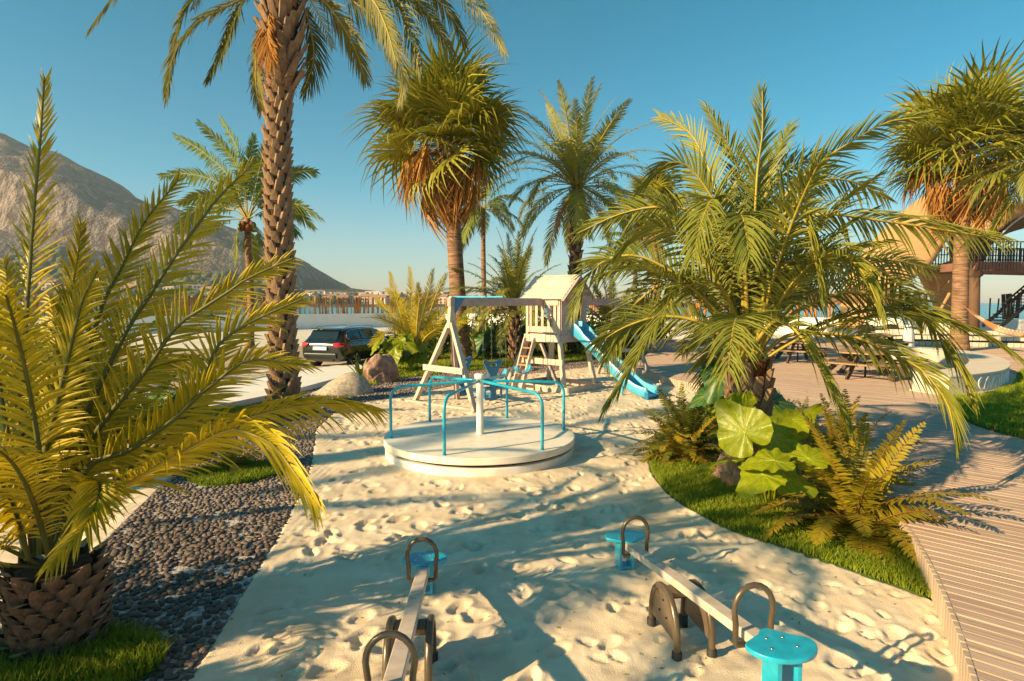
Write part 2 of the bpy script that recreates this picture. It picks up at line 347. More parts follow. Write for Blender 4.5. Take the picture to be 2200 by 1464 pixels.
def mountain_mat():
    m = mat('mountain_rock', (.07, .058, .05), (.20, .145, .125), .95, .06, 10, 1, .25, spec=.05)
    nt = m.node_tree; N = nt.nodes; L = nt.links; b = N["Principled BSDF"]
    base = b.inputs["Base Color"].links[0].from_socket
    geo = N.new("ShaderNodeNewGeometry"); sx = N.new("ShaderNodeSeparateXYZ"); L.new(geo.outputs["True Normal"], sx.inputs[0])
    mr = N.new("ShaderNodeMapRange"); mr.inputs[1].default_value = .84; mr.inputs[2].default_value = .60; L.new(sx.outputs[2], mr.inputs[0])
    tc = N.new("ShaderNodeTexCoord"); mp = N.new("ShaderNodeMapping"); mp.inputs["Scale"].default_value = (.09, .09, .018); L.new(tc.outputs["Object"], mp.inputs[0])
    nz = N.new("ShaderNodeTexNoise"); nz.inputs["Scale"].default_value = 1; nz.inputs["Detail"].default_value = 7; L.new(mp.outputs[0], nz.inputs[0])
    cr = N.new("ShaderNodeValToRGB"); cr.color_ramp.elements[0].position = .4; cr.color_ramp.elements[0].color = (.10, .065, .055, 1); cr.color_ramp.elements[1].position = .62; cr.color_ramp.elements[1].color = (.36, .27, .22, 1)
    L.new(nz.outputs[0], cr.inputs[0])
    m1 = N.new("ShaderNodeMix"); m1.data_type = 'RGBA'; L.new(mr.outputs[0], m1.inputs[0]); L.new(base, m1.inputs[6]); L.new(cr.outputs[0], m1.inputs[7])
    # scrub on the gentler low slopes
    n3 = N.new("ShaderNodeTexNoise"); n3.inputs["Scale"].default_value = .035; n3.inputs["Detail"].default_value = 8; L.new(tc.outputs["Object"], n3.inputs[0])
    sz = N.new("ShaderNodeSeparateXYZ"); L.new(tc.outputs["Object"], sz.inputs[0])
    ml = N.new("ShaderNodeMapRange"); ml.inputs[1].default_value = 80; ml.inputs[2].default_value = 10; L.new(sz.outputs[2], ml.inputs[0])
    m3 = N.new("ShaderNodeMapRange"); m3.inputs[1].default_value = .46; m3.inputs[2].default_value = .56; L.new(n3.outputs[0], m3.inputs[0])
    mm = N.new("ShaderNodeMath"); mm.operation = 'MULTIPLY'; L.new(ml.outputs[0], mm.inputs[0]); L.new(m3.outputs[0], mm.inputs[1])
    m2 = N.new("ShaderNodeMix"); m2.data_type = 'RGBA'; L.new(mm.outputs[0], m2.inputs[0]); L.new(m1.outputs[2], m2.inputs[6]); m2.inputs[7].default_value = (.06, .075, .025, 1)
    L.new(m2.outputs[2], b.inputs["Base Color"])
    for nd in N:
        if nd.type == 'BUMP': nd.inputs['Distance'].default_value = 7
    return m
mt = put('mountain', mesh_np('mountain', V, F, [mountain_mat()], smooth=True)); setp(mt, kind='structure')

# haze box
hb = MB().box((0, 1400, 150), (5300, 3300, 310)).build('haze', [])
hm = bpy.data.materials.new('haze_air'); hm.use_nodes = True; nt = hm.node_tree; nt.nodes.clear()
ho = nt.nodes.new("ShaderNodeOutputMaterial"); pv = nt.nodes.new("ShaderNodeVolumePrincipled")
pv.inputs["Color"].default_value = (.72, .86, .98, 1); pv.inputs["Density"].default_value = .00020; pv.inputs["Anisotropy"].default_value = .1
nt.links.new(pv.outputs[0], ho.inputs["Volume"]); hb.data.materials.append(hm); setp(hb, kind='stuff')
hb['label'] = 'thin pale sea haze over the far shore'

# far town: houses one by one
hr = random.Random(3)
def house_mesh(w, d, h, wall, gable):
    b = MB().box((0, 0, h / 2), (w, d, h)); wl = b.mesh('wall', M_[wall])
    r = MB()
    if gable:
        o = .6
        r.add([(-w / 2 - o, -d / 2 - o, h + .05), (w / 2 + o, -d / 2 - o, h + .05), (w / 2 + o, d / 2 + o, h + .05), (-w / 2 - o, d / 2 + o, h + .05), (-w / 2, 0, h + d * .28), (w / 2, 0, h + d * .28)],
              [(0, 1, 5, 4), (2, 3, 4, 5), (1, 2, 5), (3, 0, 4), (0, 3, 2, 1)])
    else: r.box((0, 0, h + .4), (w + .8, d + .8, .7))
    rm = r.mesh('roof', M_['roof'] if gable else M_[wall])
    return wl, rm
kinds = [house_mesh(9, 8, 6, 'house', 1), house_mesh(12, 9, 7.5, 'house2', 1), house_mesh(10, 9, 9, 'house', 0), house_mesh(14, 10, 6, 'house', 1), house_mesh(8, 8, 11, 'house2', 0), house_mesh(16, 10, 12, 'house', 0)]
kd = [(9, 8, 6), (12, 9, 7.5), (10, 9, 9), (14, 10, 6), (8, 8, 11), (16, 10, 12)]
winm = MB().box((0, 0, 0), (1.5, .3, 1.7)).mesh('window', M_['pane'])
hl = ['pale low house with a brown gabled roof on the far shore', 'pinkish house with a gabled roof on the far shore', 'white flat roofed house on the far shore', 'long pale house with a gabled roof on the far shore', 'tall pinkish block of flats on the far shore', 'broad white block of flats on the far shore']
hs = []
for i in range(150):
    px = hr.choice([hr.uniform(540, 980), hr.uniform(655, 960), hr.uniform(60, 560)])
    y = hr.uniform(560, 700) if px > 600 else hr.uniform(540, 640)
    x = (px - 1100) / 1290 * y
    if any(abs(x - a) < 10 and abs(y - b_) < 10 for a, b_ in hs): continue
    hs.append((x, y)); k = hr.randrange(6) if px > 640 else hr.choice([0, 1, 2, 3])
    z = terr(x, y) - 1.0
    t = thing('far_house', hl[k], 'house', (x, y, max(z, .5)), hr.uniform(-.5, .5), 'houses of the far town')
    put('wall', kinds[k][0], t); put('roof', kinds[k][1], t)
    w, d, h = kd[k]
    for f_ in range(int(h // 3)):
        for q in range(3): put('window', winm, t, (-w / 3 + q * w / 3, -d / 2 - .1, 1.7 + 3 * f_))
# far trees among the houses
tv = []; tf = []
ico_v = []; 
t_ = (1 + 5 ** .5) / 2
ICO_V = nrm(np.array([(-1, t_, 0), (1, t_, 0), (-1, -t_, 0), (1, -t_, 0), (0, -1, t_), (0, 1, t_), (0, -1, -t_), (0, 1, -t_), (t_, 0, -1), (t_, 0, 1), (-t_, 0, -1), (-t_, 0, 1)], float))
ICO_F = np.array([(0, 11, 5), (0, 5, 1), (0, 1, 7), (0, 7, 10), (0, 10, 11), (1, 5, 9), (5, 11, 4), (11, 10, 2), (10, 7, 6), (7, 1, 8), (3, 9, 4), (3, 4, 2), (3, 2, 6), (3, 6, 8), (3, 8, 9), (4, 9, 5), (2, 4, 11), (6, 2, 10), (8, 6, 7), (9, 8, 1)])
def subdiv(V, F):
    V = [tuple(v) for v in V]; mid = {}; out = []
    def m(a, b):
        k = (min(a, b), max(a, b))
        if k not in mid:
            p = (np.array(V[a]) + np.array(V[b])) / 2; p = p / np.linalg.norm(p); V.append(tuple(p)); mid[k] = len(V) - 1
        return mid[k]
    for a, b, c in F:
        ab, bc, ca = m(a, b), m(b, c), m(c, a); out += [(a, ab, ca), (b, bc, ab), (c, ca, bc), (ab, bc, ca)]
    return np.array(V), np.array(out)
ICO1 = subdiv(ICO_V, ICO_F); ICO2 = subdiv(*ICO1); ICO3 = subdiv(*ICO2); ICO4 = subdiv(*ICO3)
def scatter(Vb, Fb, P, S, A, name, m, smooth=True, jit=0):
    """copies of a small shape at points P, sizes S (n,3), turned by A, in one mesh"""
    n = len(P); c, s = np.cos(A)[:, None], np.sin(A)[:, None]
    B = Vb[None] * S[:, None, :]
    if jit: B = B * (1 + rng.normal(0, jit, (n, len(Vb), 1)))
    X = B[..., 0] * c - B[..., 1] * s; Y = B[..., 0] * s + B[..., 1] * c
    Vv = np.stack([X, Y, B[..., 2]], -1) + P[:, None, :]
    Ff = Fb[None] + (np.arange(n) * len(Vb))[:, None, None]
    return mesh_np(name, Vv, Ff.reshape(-1, Fb.shape[1]), [m], smooth=smooth, attr=np.repeat(rng.random(n), len(Vb)))
P = []; S = []
for i in range(900):
    px = hr.uniform(20, 1180); y = hr.uniform(530, 760); x = (px - 1100) / 1290 * y; s_ = hr.uniform(3, 6.5)
    z = terr(x, y)
    if z < 1: continue
    P.append((x, y, z + s_ * .45)); S.append((s_ * hr.uniform(.7, 1.2), s_ * hr.uniform(.7, 1.2), s_ * hr.uniform(.6, 1.0)))
ft = put('far_trees', scatter(ICO1[0], ICO1[1], np.array(P), np.array(S), rng.random(len(P)) * 6, 'far_trees', M_['wood_far'], jit=.18)); setp(ft, kind='stuff')

# ---------------------------------------------------------------- boundary walls and post fences
def wall_path(name, pts, h, th, m, label):
    b = MB(); nn = len(pts); L_ = []; R_ = []
    for i, p in enumerate(pts):
        d = (pts[min(i + 1, nn - 1)] - pts[max(i - 1, 0)]).normalized(); nr = Vector((-d.y, d.x, 0)) * th / 2
        L_.append(p + nr); R_.append(p - nr)
    vs = [(v.x, v.y, -.06) for v in L_] + [(v.x, v.y, h) for v in L_] + [(v.x, v.y, h) for v in R_] + [(v.x, v.y, -.06) for v in R_]
    fs = []
    for i in range(nn - 1):
        for k in range(3): fs.append((k * nn + i, k * nn + i + 1, (k + 1) * nn + i + 1, (k + 1) * nn + i))
    fs += [(0, nn, 2 * nn, 3 * nn), (nn - 1, 2 * nn - 1, 3 * nn - 1, 4 * nn - 1)]
    b.add(vs, fs); o = b.build(name, m); return setp(o, label, 'wall')
wall_path('boundary_wall', WL[:2] + [WL[2]], 1.33, .35, M_['white'], 'shaded white rendered wall below the orange posts at left')
wall_path('boundary_wall', [Vector((-7.2, 63.9, 0))] + WR[1:], 1.25, .35, M_['white'], 'sunlit white rendered wall running behind the picnic deck')
pr = random.Random(5)
pm_ = [MB().tube([(0, 0, -.75), (0, 0, .75)], [.085, .075], 7).mesh('post', M_['post']), MB().tube([(0, 0, -.75), (0, 0, .75)], [.14, .12], 7).mesh('post', M_['post']), MB().tube([(0, 0, -.75), (0, 0, .7)], [.04, .035], 6).mesh('post', M_['post'])]
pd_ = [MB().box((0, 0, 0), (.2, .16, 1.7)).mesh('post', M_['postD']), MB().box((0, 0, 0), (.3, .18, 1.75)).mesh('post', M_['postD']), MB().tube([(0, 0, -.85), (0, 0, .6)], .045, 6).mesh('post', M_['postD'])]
def fence(label, a, b, z, step, ms, hgt, t0=0):
    t = thing('post_fence', label, 'fence', a); L = (b - a).length; d = (b - a) / L; s = t0; c = 0
    while s < L:
        k = pr.choices([0, 1, 2], [5, 2.2, 4])[0]
        put('post', ms[k], t, d * s + Vector((0, 0, z)), (pr.gauss(0, .05), pr.gauss(0, .05), pr.uniform(0, 3)), (1, 1, pr.uniform(.93, 1.03) * hgt)); c += 1
        s += step * pr.choice([.5, .7, 1, 1.3, 1.5])
    return c
fence('long fence of uneven orange brown posts on the shaded wall at left', Vector((-47, 33.4, 0)), WL[2], 1.33 + .78, .30, pm_, 1.08)
fence('short fence of orange posts behind the swings and play tower', Vector((-7.0, 63.7, 0)), Vector((6, 54, 0)), 1.25 + .78, .34, pm_, 1.1)
fence('fence of orange posts behind the big foreground palm', Vector((6.2, 53.9, 0)), Vector((24, 44.8, 0)), 1.25 + .78, .34, pm_, 1.1)
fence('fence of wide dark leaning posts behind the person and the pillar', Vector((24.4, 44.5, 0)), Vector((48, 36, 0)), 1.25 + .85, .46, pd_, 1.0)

# ---------------------------------------------------------------- beds and paths
PEB = [(180, 1215), (294, 1100), (357, 1040), (385, 1005), (360, 965), (395, 915), (421, 893), (511, 876), (572, 863), (640, 846), (700, 831), (760, 815), (850, 806), (930, 800), (1080, 790), (1250, 777), (1340, 770), (1345, 781), (1230, 793), (1100, 808), (1000, 824), (880, 850), (790, 864), (715, 890), (678, 925), (668, 1000), (640, 1070), (600, 1150), (525, 1270), (470, 1362), (405, 1464), (350, 1560), (250, 1640), (100, 1560), (60, 1400), (100, 1300)]
PEBW = [G(*p) for p in PEB]
DE = [(1360, 789), (1440, 813), (1545, 836), (1640, 866), (1740, 905), (1830, 985), (1910, 1082), (1965, 1152), (2015, 1240), (2062, 1350), (2100, 1464), (2150, 1640)]
DEW = [Vector(list(p)) for p in catmull([G(p[0], p[1], .22) for p in DE], 60)]
GR = [(1393, 985), (1402, 1020), (1440, 1066), (1500, 1104), (1580, 1144), (1680, 1176), (1760, 1203), (1870, 1243), (1960, 1274), (2032, 1302)]
GRW = [Vector(list(p)) for p in catmull([G(*p) for p in GR], 30)]
cut = min(range(len(DEW)), key=lambda i: (DEW[i].xy - GRW[-1].xy).length)
back = [Vector((p.x, p.y, 0)) for p in DEW[:cut + 1]]
back = [p for p in back if p.y < G(1500, 850).y]
BEDW = GRW + back[::-1] + [G(1470, 880), G(1420, 930), G(1398, 960)]
def inpoly(X, Y, poly):
    ins = np.zeros(X.shape, bool); n = len(poly)
    for i in range(n):
        a, b = poly[i], poly[(i + 1) % n]
        c = ((a.y > Y) != (b.y > Y)) & (X < (b.x - a.x) * (Y - a.y) / ((b.y - a.y) or 1e-9) + a.x)
        ins ^= c
    return ins
def distpoly(X, Y, poly):
    D = np.full(X.shape, 1e9); n = len(poly)
    for i in range(n):
        a, b = poly[i], poly[(i + 1) % n]; dx, dy = b.x - a.x, b.y - a.y; l2 = dx * dx + dy * dy + 1e-12
        t = np.clip(((X - a.x) * dx + (Y - a.y) * dy) / l2, 0, 1)
        D = np.minimum(D, (X - a.x - t * dx) ** 2 + (Y - a.y - t * dy) ** 2)
    return np.sqrt(D)
def smooth_poly(P, n): return [Vector(list(p)) for p in catmull(P + [P[0]], n)][:-1]
PEBS = PEBW
def flat(name, poly, z, m, kind='structure', depth=.1):
    b = MB(); n = len(poly); b.prism([(p.x, p.y) for p in poly], z - depth, z)
    o = b.build(name, m)
    import bmesh
    bm = bmesh.new(); bm.from_mesh(o.data); bmesh.ops.recalc_face_normals(bm, faces=bm.faces[:]); bmesh.ops.triangulate(bm, faces=[f for f in bm.faces if len(f.verts) > 4]); bm.to_mesh(o.data); bm.free()
    return setp(o, kind=kind)
# sand with footprints
X0, X1 = -9.0, 7.5
sx_ = np.arange(X0, X1, .021)
yy = [1.2]
while yy[-1] < 22: yy.append(yy[-1] + max(.016, .0052 * yy[-1]))
sy_ = np.array(yy)
XX, YY = np.meshgrid(sx_, sy_)
def vnoise(X, Y, s, seed):
    r = np.random.default_rng(seed); n = 256; g = r.random((n, n))
    x = X * s + seed * 7.3; y = Y * s + seed * 3.1; xi = np.floor(x).astype(int); yi = np.floor(y).astype(int); fx = x - xi; fy = y - yi
    fx = fx * fx * (3 - 2 * fx); fy = fy * fy * (3 - 2 * fy)
    a = g[yi % n, xi % n]; b = g[yi % n, (xi + 1) % n]; c = g[(yi + 1) % n, xi % n]; d = g[(yi + 1) % n, (xi + 1) % n]
    return (a + (b - a) * fx) * (1 - fy) + (c + (d - c) * fx) * fy - .5
Z = .026 * vnoise(XX, YY, 1.1, 1) + .020 * vnoise(XX, YY, 2.6, 2) + .016 * vnoise(XX, YY, 6.5, 3) + .009 * vnoise(XX, YY, 15, 4) + .003 * vnoise(XX, YY, 33, 6)
r2 = np.random.default_rng(11)
for k in range(2900):
    cx = r2.uniform(-5.5, 6); cy = 2 + 19 * r2.random() ** 1.15
    a = r2.uniform(0, math.pi) if r2.random() < .5 else r2.normal(.6, .35); L = r2.uniform(.04, .115); w = L * r2.uniform(.38, .75); dep = L * r2.uniform(.16, .36)
    i0, i1 = np.searchsorted(sx_, [cx - .4, cx + .4]); j0, j1 = np.searchsorted(sy_, [cy - .4, cy + .4])
    if i1 - i0 < 3 or j1 - j0 < 3: continue
    dx = XX[j0:j1, i0:i1] - cx; dy = YY[j0:j1, i0:i1] - cy
    u = (dx * math.cos(a) + dy * math.sin(a)) / L; v = (-dx * math.sin(a) + dy * math.cos(a)) / w
    rr = np.sqrt(u * u + v * v) + .22 * vnoise(dx + cx, dy + cy, 16, 5)
    Z[j0:j1, i0:i1] += -dep * 1 / (1 + np.exp((rr - 1) * 12)) + dep * .38 * np.exp(-((rr - 1.35) / .33) ** 2)
inb = inpoly(XX, YY, PEBS) | inpoly(XX, YY, BEDW)
dist = np.minimum(distpoly(XX[::4, ::4], YY[::4, ::4], PEBS), distpoly(XX[::4, ::4], YY[::4, ::4], BEDW))
dist = np.repeat(np.repeat(dist, 4, 0), 4, 1)[:XX.shape[0], :XX.shape[1]]
deckm = inpoly(XX, YY, [Vector((p.x, p.y, 0)) for p in DEW] + [Vector((30, -2, 0)), Vector((30, 30, 0))])
k = np.clip(dist / .3, 0, 1)
Z = np.where(inb, -.09, Z * k + .012 * (1 - k)); Z = np.where(deckm, -.05, Z)
mg = G(1030, 935, .264)
dm = np.hypot(XX + .52, YY - 9.65); Z = np.where(dm < 1.75, Z * np.clip((dm - 1.45) / .3, 0, 1), Z)
ny, nx = XX.shape
Vv = np.stack([XX, YY, Z], -1).reshape(-1, 3)
I = (np.arange(ny - 1)[:, None] * nx + np.arange(nx - 1)[None]).ravel()
Ff = np.stack([I, I + 1, I + nx + 1, I + nx], 1)
lvl = Vv[:, 2].reshape(ny, nx)
keep = ~(inb[:-1, :-1] & inb[1:, 1:] & inb[:-1, 1:] & inb[1:, :-1]).ravel() | (dist[:-1, :-1].ravel() < .08)
sand = put('sand', mesh_np('sand', Vv, Ff[keep], [M_['sand']], smooth=True)); setp(sand, kind='structure')
# pebble bed
flat('pebble_bed', PEBS, .004, M_['bed'])
def sample_poly(poly, n, r, keepf=None):
    x0, x1 = min(p.x for p in poly), max(p.x for p in poly); y0, y1 = min(p.y for p in poly), max(p.y for p in poly)
    P = np.zeros((0, 2))
    A = (x1 - x0) * (y1 - y0)
    q = r.random((int(n * A), 2)) * [x1 - x0, y1 - y0] + [x0, y0]
    m = inpoly(q[:, 0], q[:, 1], poly)
    return q[m]
def thin(P, rad):
    cell = {}; out = []
    for p in P:
        k = (int(p[0] // rad), int(p[1] // rad)); ok = True
        for a in (-1, 0, 1):
            for b in (-1, 0, 1):
                for q in cell.get((k[0] + a, k[1] + b), ()):
                    if (p[0] - q[0]) ** 2 + (p[1] - q[1]) ** 2 < rad * rad: ok = False; break
                if not ok: break
            if not ok: break
        if ok: cell.setdefault(k, []).append(p); out.append(p)
    return np.array(out)
near = [p for p in PEBS]
q = sample_poly(near, 1100, r2); q = q[q[:, 1] < 12.5]; q = thin(q, .041)
clump = vnoise(q[:, 0], q[:, 1], 5, 8) + .6 * vnoise(q[:, 0], q[:, 1], 12, 9)
q = q[(clump > -.47)]
def pebbles(name, q, s0, s1, base, m):
    n = len(q); s = r2.uniform(s0, s1, n)
    P = np.column_stack([q, s * .32 + .004]); S = np.column_stack([s * r2.uniform(1, 1.45, n), s * r2.uniform(.75, 1, n), s * r2.uniform(.5, .72, n)])
    o = put(name, scatter(base[0], base[1], P, S, r2.random(n) * 6.28, name, m, jit=.04)); return setp(o, kind='stuff')
a_ = q[q[:, 1] < 6.5]; b_ = q[q[:, 1] >= 6.5]
setp(pebbles('pebbles', a_, .021, .034, ICO1, M_['pebble']), 'dark rounded pebbles set in the bed beside the sand')
setp(pebbles('pebbles', b_, .021, .034, (ICO_V, ICO_F), M_['pebble']), 'dark pebbles further back in the bed')
q = sample_poly(near, 420, r2); q = q[q[:, 1] >= 12.5]; q = thin(q, .05)
setp(pebbles('gravel', q, .022, .036, (ICO_V, ICO_F), M_['pebble2']), 'brown gravel strip behind the swings')
# grass
def grass(name, poly, z, dens, h, label, w=.006, base=True, bk=None):
    if base: flat(name + '_soil', poly, z, M_['soil'])
    q = sample_poly(poly, dens, r2); n = len(q)
    a = r2.random(n) * 6.28; H = h * r2.uniform(.55, 1.2, n) * (1 + .5 * vnoise(q[:, 0], q[:, 1], 2.5, 12)); lean = r2.normal(0, .38, (n, 2)) * H[:, None]
    W_ = w * r2.uniform(.7, 1.3, n)
    c = np.column_stack([q, np.full(n, z - .003)]); sd_ = np.column_stack([np.cos(a), np.sin(a), np.zeros(n)]) * W_[:, None]
    mid = c + np.column_stack([lean * .35, H * .55]); tip = c + np.column_stack([lean, H])
    Vv = np.stack([c - sd_, c + sd_, mid + sd_ * .75, mid - sd_ * .75, tip + sd_ * .1, tip - sd_ * .1], 1)
    b0 = np.arange(n)[:, None] * 6
    Ff = np.concatenate([b0 + [0, 1, 2, 3], b0 + [3, 2, 4, 5]], 0)
    rn = np.repeat(np.clip(r2.random(n) * .75 + .5 * vnoise(q[:, 0], q[:, 1], 1.3, 15) + .2, 0, 1), 6)
    o = put(name, mesh_np(name, Vv, Ff, [M_['grass']], attr=rn)); return setp(o, label, kind='stuff')
grass('grass', BEDW, .012, 5200, .075, 'short grass bed at the foot of the foreground palm', .0045)
def blob(c, rx, ry, seed, n=28):
    r_ = random.Random(seed); ph = [r_.uniform(0, 6.28) for _ in range(3)]
    return [Vector((c.x + rx * math.cos(t) * (1 + .1 * math.sin(2 * t + ph[0]) + .06 * math.sin(3 * t + ph[1])), c.y + ry * math.sin(t) * (1 + .1 * math.sin(2 * t + ph[2])), 0)) for t in [2 * math.pi * i / n for i in range(n)]]
grass('grass', blob(G(505, 1022), .62, .50, 1), .03, 4200, .075, 'small round grass island in the pebble bed')
grass('grass', blob(G(560, 890), 1.2, .8, 2), .03, 2000, .10, 'grass patch at the foot of the tall date palm')
grass('grass', blob(G(345, 985), .7, .6, 3), .03, 2800, .09, 'grass patch in the shade of the golden palm fronds')
grass('grass', blob(Vector((-3.05, 3.75, 0)), .66, .52, 4), .03, 7000, .14, 'dark long grass round the stubby palm trunk', .004)
LAWN2 = [G(745, 812), G(790, 832), G(870, 813), G(1000, 799), G(1100, 790), G(1230, 776), G(1340, 769), G(1400, 752), G(1330, 735), G(1000, 738), G(850, 752), G(790, 782)]
grass('grass', LAWN2, .02, 420, .12, 'lawn under the shrubs behind the play set', .012)
LAWN3 = [G(2025, 852, .25), G(2060, 895, .25), G(2098, 912, .25), G(2149, 928, .25), G(2230, 948, .25), G(2500, 1000, .25), G(2600, 850, .25), G(2400, 770, .25), G(2230, 775, .25), G(2190, 800, .25), G(2178, 826, .25), G(2110, 850, .25)]
grass('grass', LAWN3, .25, 800, .09, 'bright lawn beside the deck beyond the curved bench', .010)
# kerb ledge, road, tiles
kd_ = Vector((.289, .957, 0)); kn = Vector((-.957, .289, 0))
kp = [G(300, 913), G(421, 893), G(511, 876), G(572, 863), G(640, 847), G(700, 830), G(762, 812), G(785, 803)]
kp2 = [G(330, 866, .0), G(446, 845, 0), G(510, 834, 0), G(572, 822, 0), G(640, 808, 0), G(700, 798, 0), G(740, 791, 0), G(772, 790, 0)]
poly = [(p.x, p.y) for p in kp] + [(p.x, p.y) for p in kp2[::-1]]
setp(flat('kerb_ledge', [Vector((a, b, 0)) for a, b in poly], .15, M_['white'], depth=.2), kind='structure')
flat('road', [G(-600, 1000), G(60, 905), G(300, 860), G(440, 838), G(640, 803), G(772, 779), G(880, 757), G(940, 738), G(640, 744), G(300, 752), G(0, 765), G(-900, 800)], -.02, M_['road'], depth=.03)
mbk = [G(60, 897), G(300, 853), G(440, 831), G(560, 812), G(650, 798)]
kb = MB().tube([p + Vector((0, 0, .0)) for p in mbk], .05, 6).build('road_kerb', M_['white']); setp(kb, kind='structure')
tile = MB().box((0, 0, 0), (.58, .80, .04)).mesh('tile', M_['tile'])
pav = MB().prism([(p.x, p.y) for p in [G(250, 885), G(447, 848), G(640, 812), G(770, 790), G(768, 782), G(640, 801), G(440, 836), G(240, 872)]], -.03, -.012).build('pavement', M_['rung']); setp(pav, kind='structure')
o0 = G(447, 846)
for i in range(-6, 26):
    for j in range(3):
        p = o0 + kd_ * (i * .64 + .3) + kn * (.32 + j * .86 * .75)
        if p.y < 34: put('tile', tile, pav, (p.x, p.y, -.006), (0, 0, math.atan2(kd_.y, kd_.x)), (1, .75, 1))
# ---------------------------------------------------------------- deck
far = [G(2500, 1500, .22), G(3200, 900, .22), Vector((34, 27, .22)), G(2200, 716, .22), G(2060, 716, .22), G(1900, 722, .22), G(1650, 728, .22), G(1480, 738, .22), G(1400, 752, .22)]
DECK = DEW + far
flat('gap_shade_slab', [Vector((p.x * 1.0 + .03, p.y + .01, 0)) for p in DECK], .17, M_['dark'], depth=.25)  # slab added so the gaps between boards look shaded
deck = put('deck', flat('deck_tmp', [G(3000, 900, .2), Vector((31, 20, 0)), Vector((31, 16, 0))], .165, M_['dark']).data); bpy.data.objects.remove(bpy.data.objects['deck_tmp']); setp(deck, kind='structure')
qd = Vector((1, -.92, 0)).normalized(); pd = Vector((.92, 1, 0)).normalized()
def clipline(off):
    o = pd * off; hits = []
    n = len(DECK)
    for i in range(n):
        a, b = DECK[i], DECK[(i + 1) % n]; ta, tb = a.dot(pd) - off, b.dot(pd) - off
        if (ta > 0) != (tb > 0):
            s = ta / (ta - tb); hits.append((a.lerp(b, s)).dot(qd))
    return sorted(hits)
pl = []; step = .118; w_ = .100
offv = [p.dot(pd) for p in DECK]; o_ = min(offv) + .02
while o_ < max(offv):
    h0, h1 = clipline(o_), clipline(o_ + w_)
    if len(h0) == len(h1) and len(h0) % 2 == 0:
        for i in range(0, len(h0), 2):
            if h0[i + 1] - h0[i] > .1 and h1[i + 1] - h1[i] > .1: pl.append((o_, h0[i], h0[i + 1], h1[i], h1[i + 1]))
    o_ += step
def plank(b, o, a0, a1, c0, c1, z=.22):
    dz = random.gauss(0, .0012)
    A = pd * o + qd * a0; B = pd * o + qd * a1; C = pd * (o + w_) + qd * c1; D = pd * (o + w_) + qd * c0
    return b.prism([(v.x, v.y) for v in (A, B, C, D)], z - .028 + dz, z + dz)
pl2 = []
for (o, a0, a1, c0, c1) in pl:       # boards butt end to end
    s = a0 + random.uniform(1.6, 4.2); p0, q0 = a0, c0
    while s < min(a1, c1) - .8 and o < 16:
        pl2.append((o, p0, s - .003, q0, s - .003)); p0 = q0 = s + .003; s += random.choice([3.0, 3.6, 4.2])
    pl2.append((o, p0, a1, q0, c1))
pl2.sort(key=lambda t: t[0] + .0 * t[1])
vis = []
for t in pl2:
    c = pd * (t[0]) + qd * ((t[1] + t[2]) / 2); e = pd * t[0] + qd * t[1]
    seen = c.y > 1.5 and e.x < .9 * max(c.y, e.y) + 1.2
    vis.append((0 if seen else 1, e.length, t))
vis.sort(key=lambda a: (a[0], a[1]))
rest = MB()
for i, (s_, d_, t) in enumerate(vis):
    if i < 290: plank(MB(), *t).build('plank', M_['wood'], deck)
    else: plank(rest, *t)
r_ = rest.build('planks', M_['wood'], deck); r_['kind'] = 'stuff'
# rotate wood grain along the boards: object texture space is world aligned, so turn the mapping
for nme in ('wood',):
    for nd in M_[nme].node_tree.nodes:
        if nd.type == 'MAPPING': nd.vector_type = 'TEXTURE'; nd.inputs['Rotation'].default_value = (0, 0, math.atan2(qd.y, qd.x)); nd.inputs['Scale'].default_value = (2.5, .12, .12)
fb = MB().box((0, 0, 0), (.080, .03, .235)).mesh('fascia_board', M_['wood_end'])
acc = 0
for i in range(len(DEW) - 1):
    a, b = DEW[i], DEW[i + 1]; L = (b - a).length; d = (b - a) / L
    while acc < L:
        p = a + d * acc; nr = Vector((d.y, -d.x, 0))
        put('fascia_board', fb, deck, (p.x + d.y * .012, p.y - d.x * .012, .108), (0, 0, math.atan2(d.y, d.x))); acc += .0985
    acc -= L
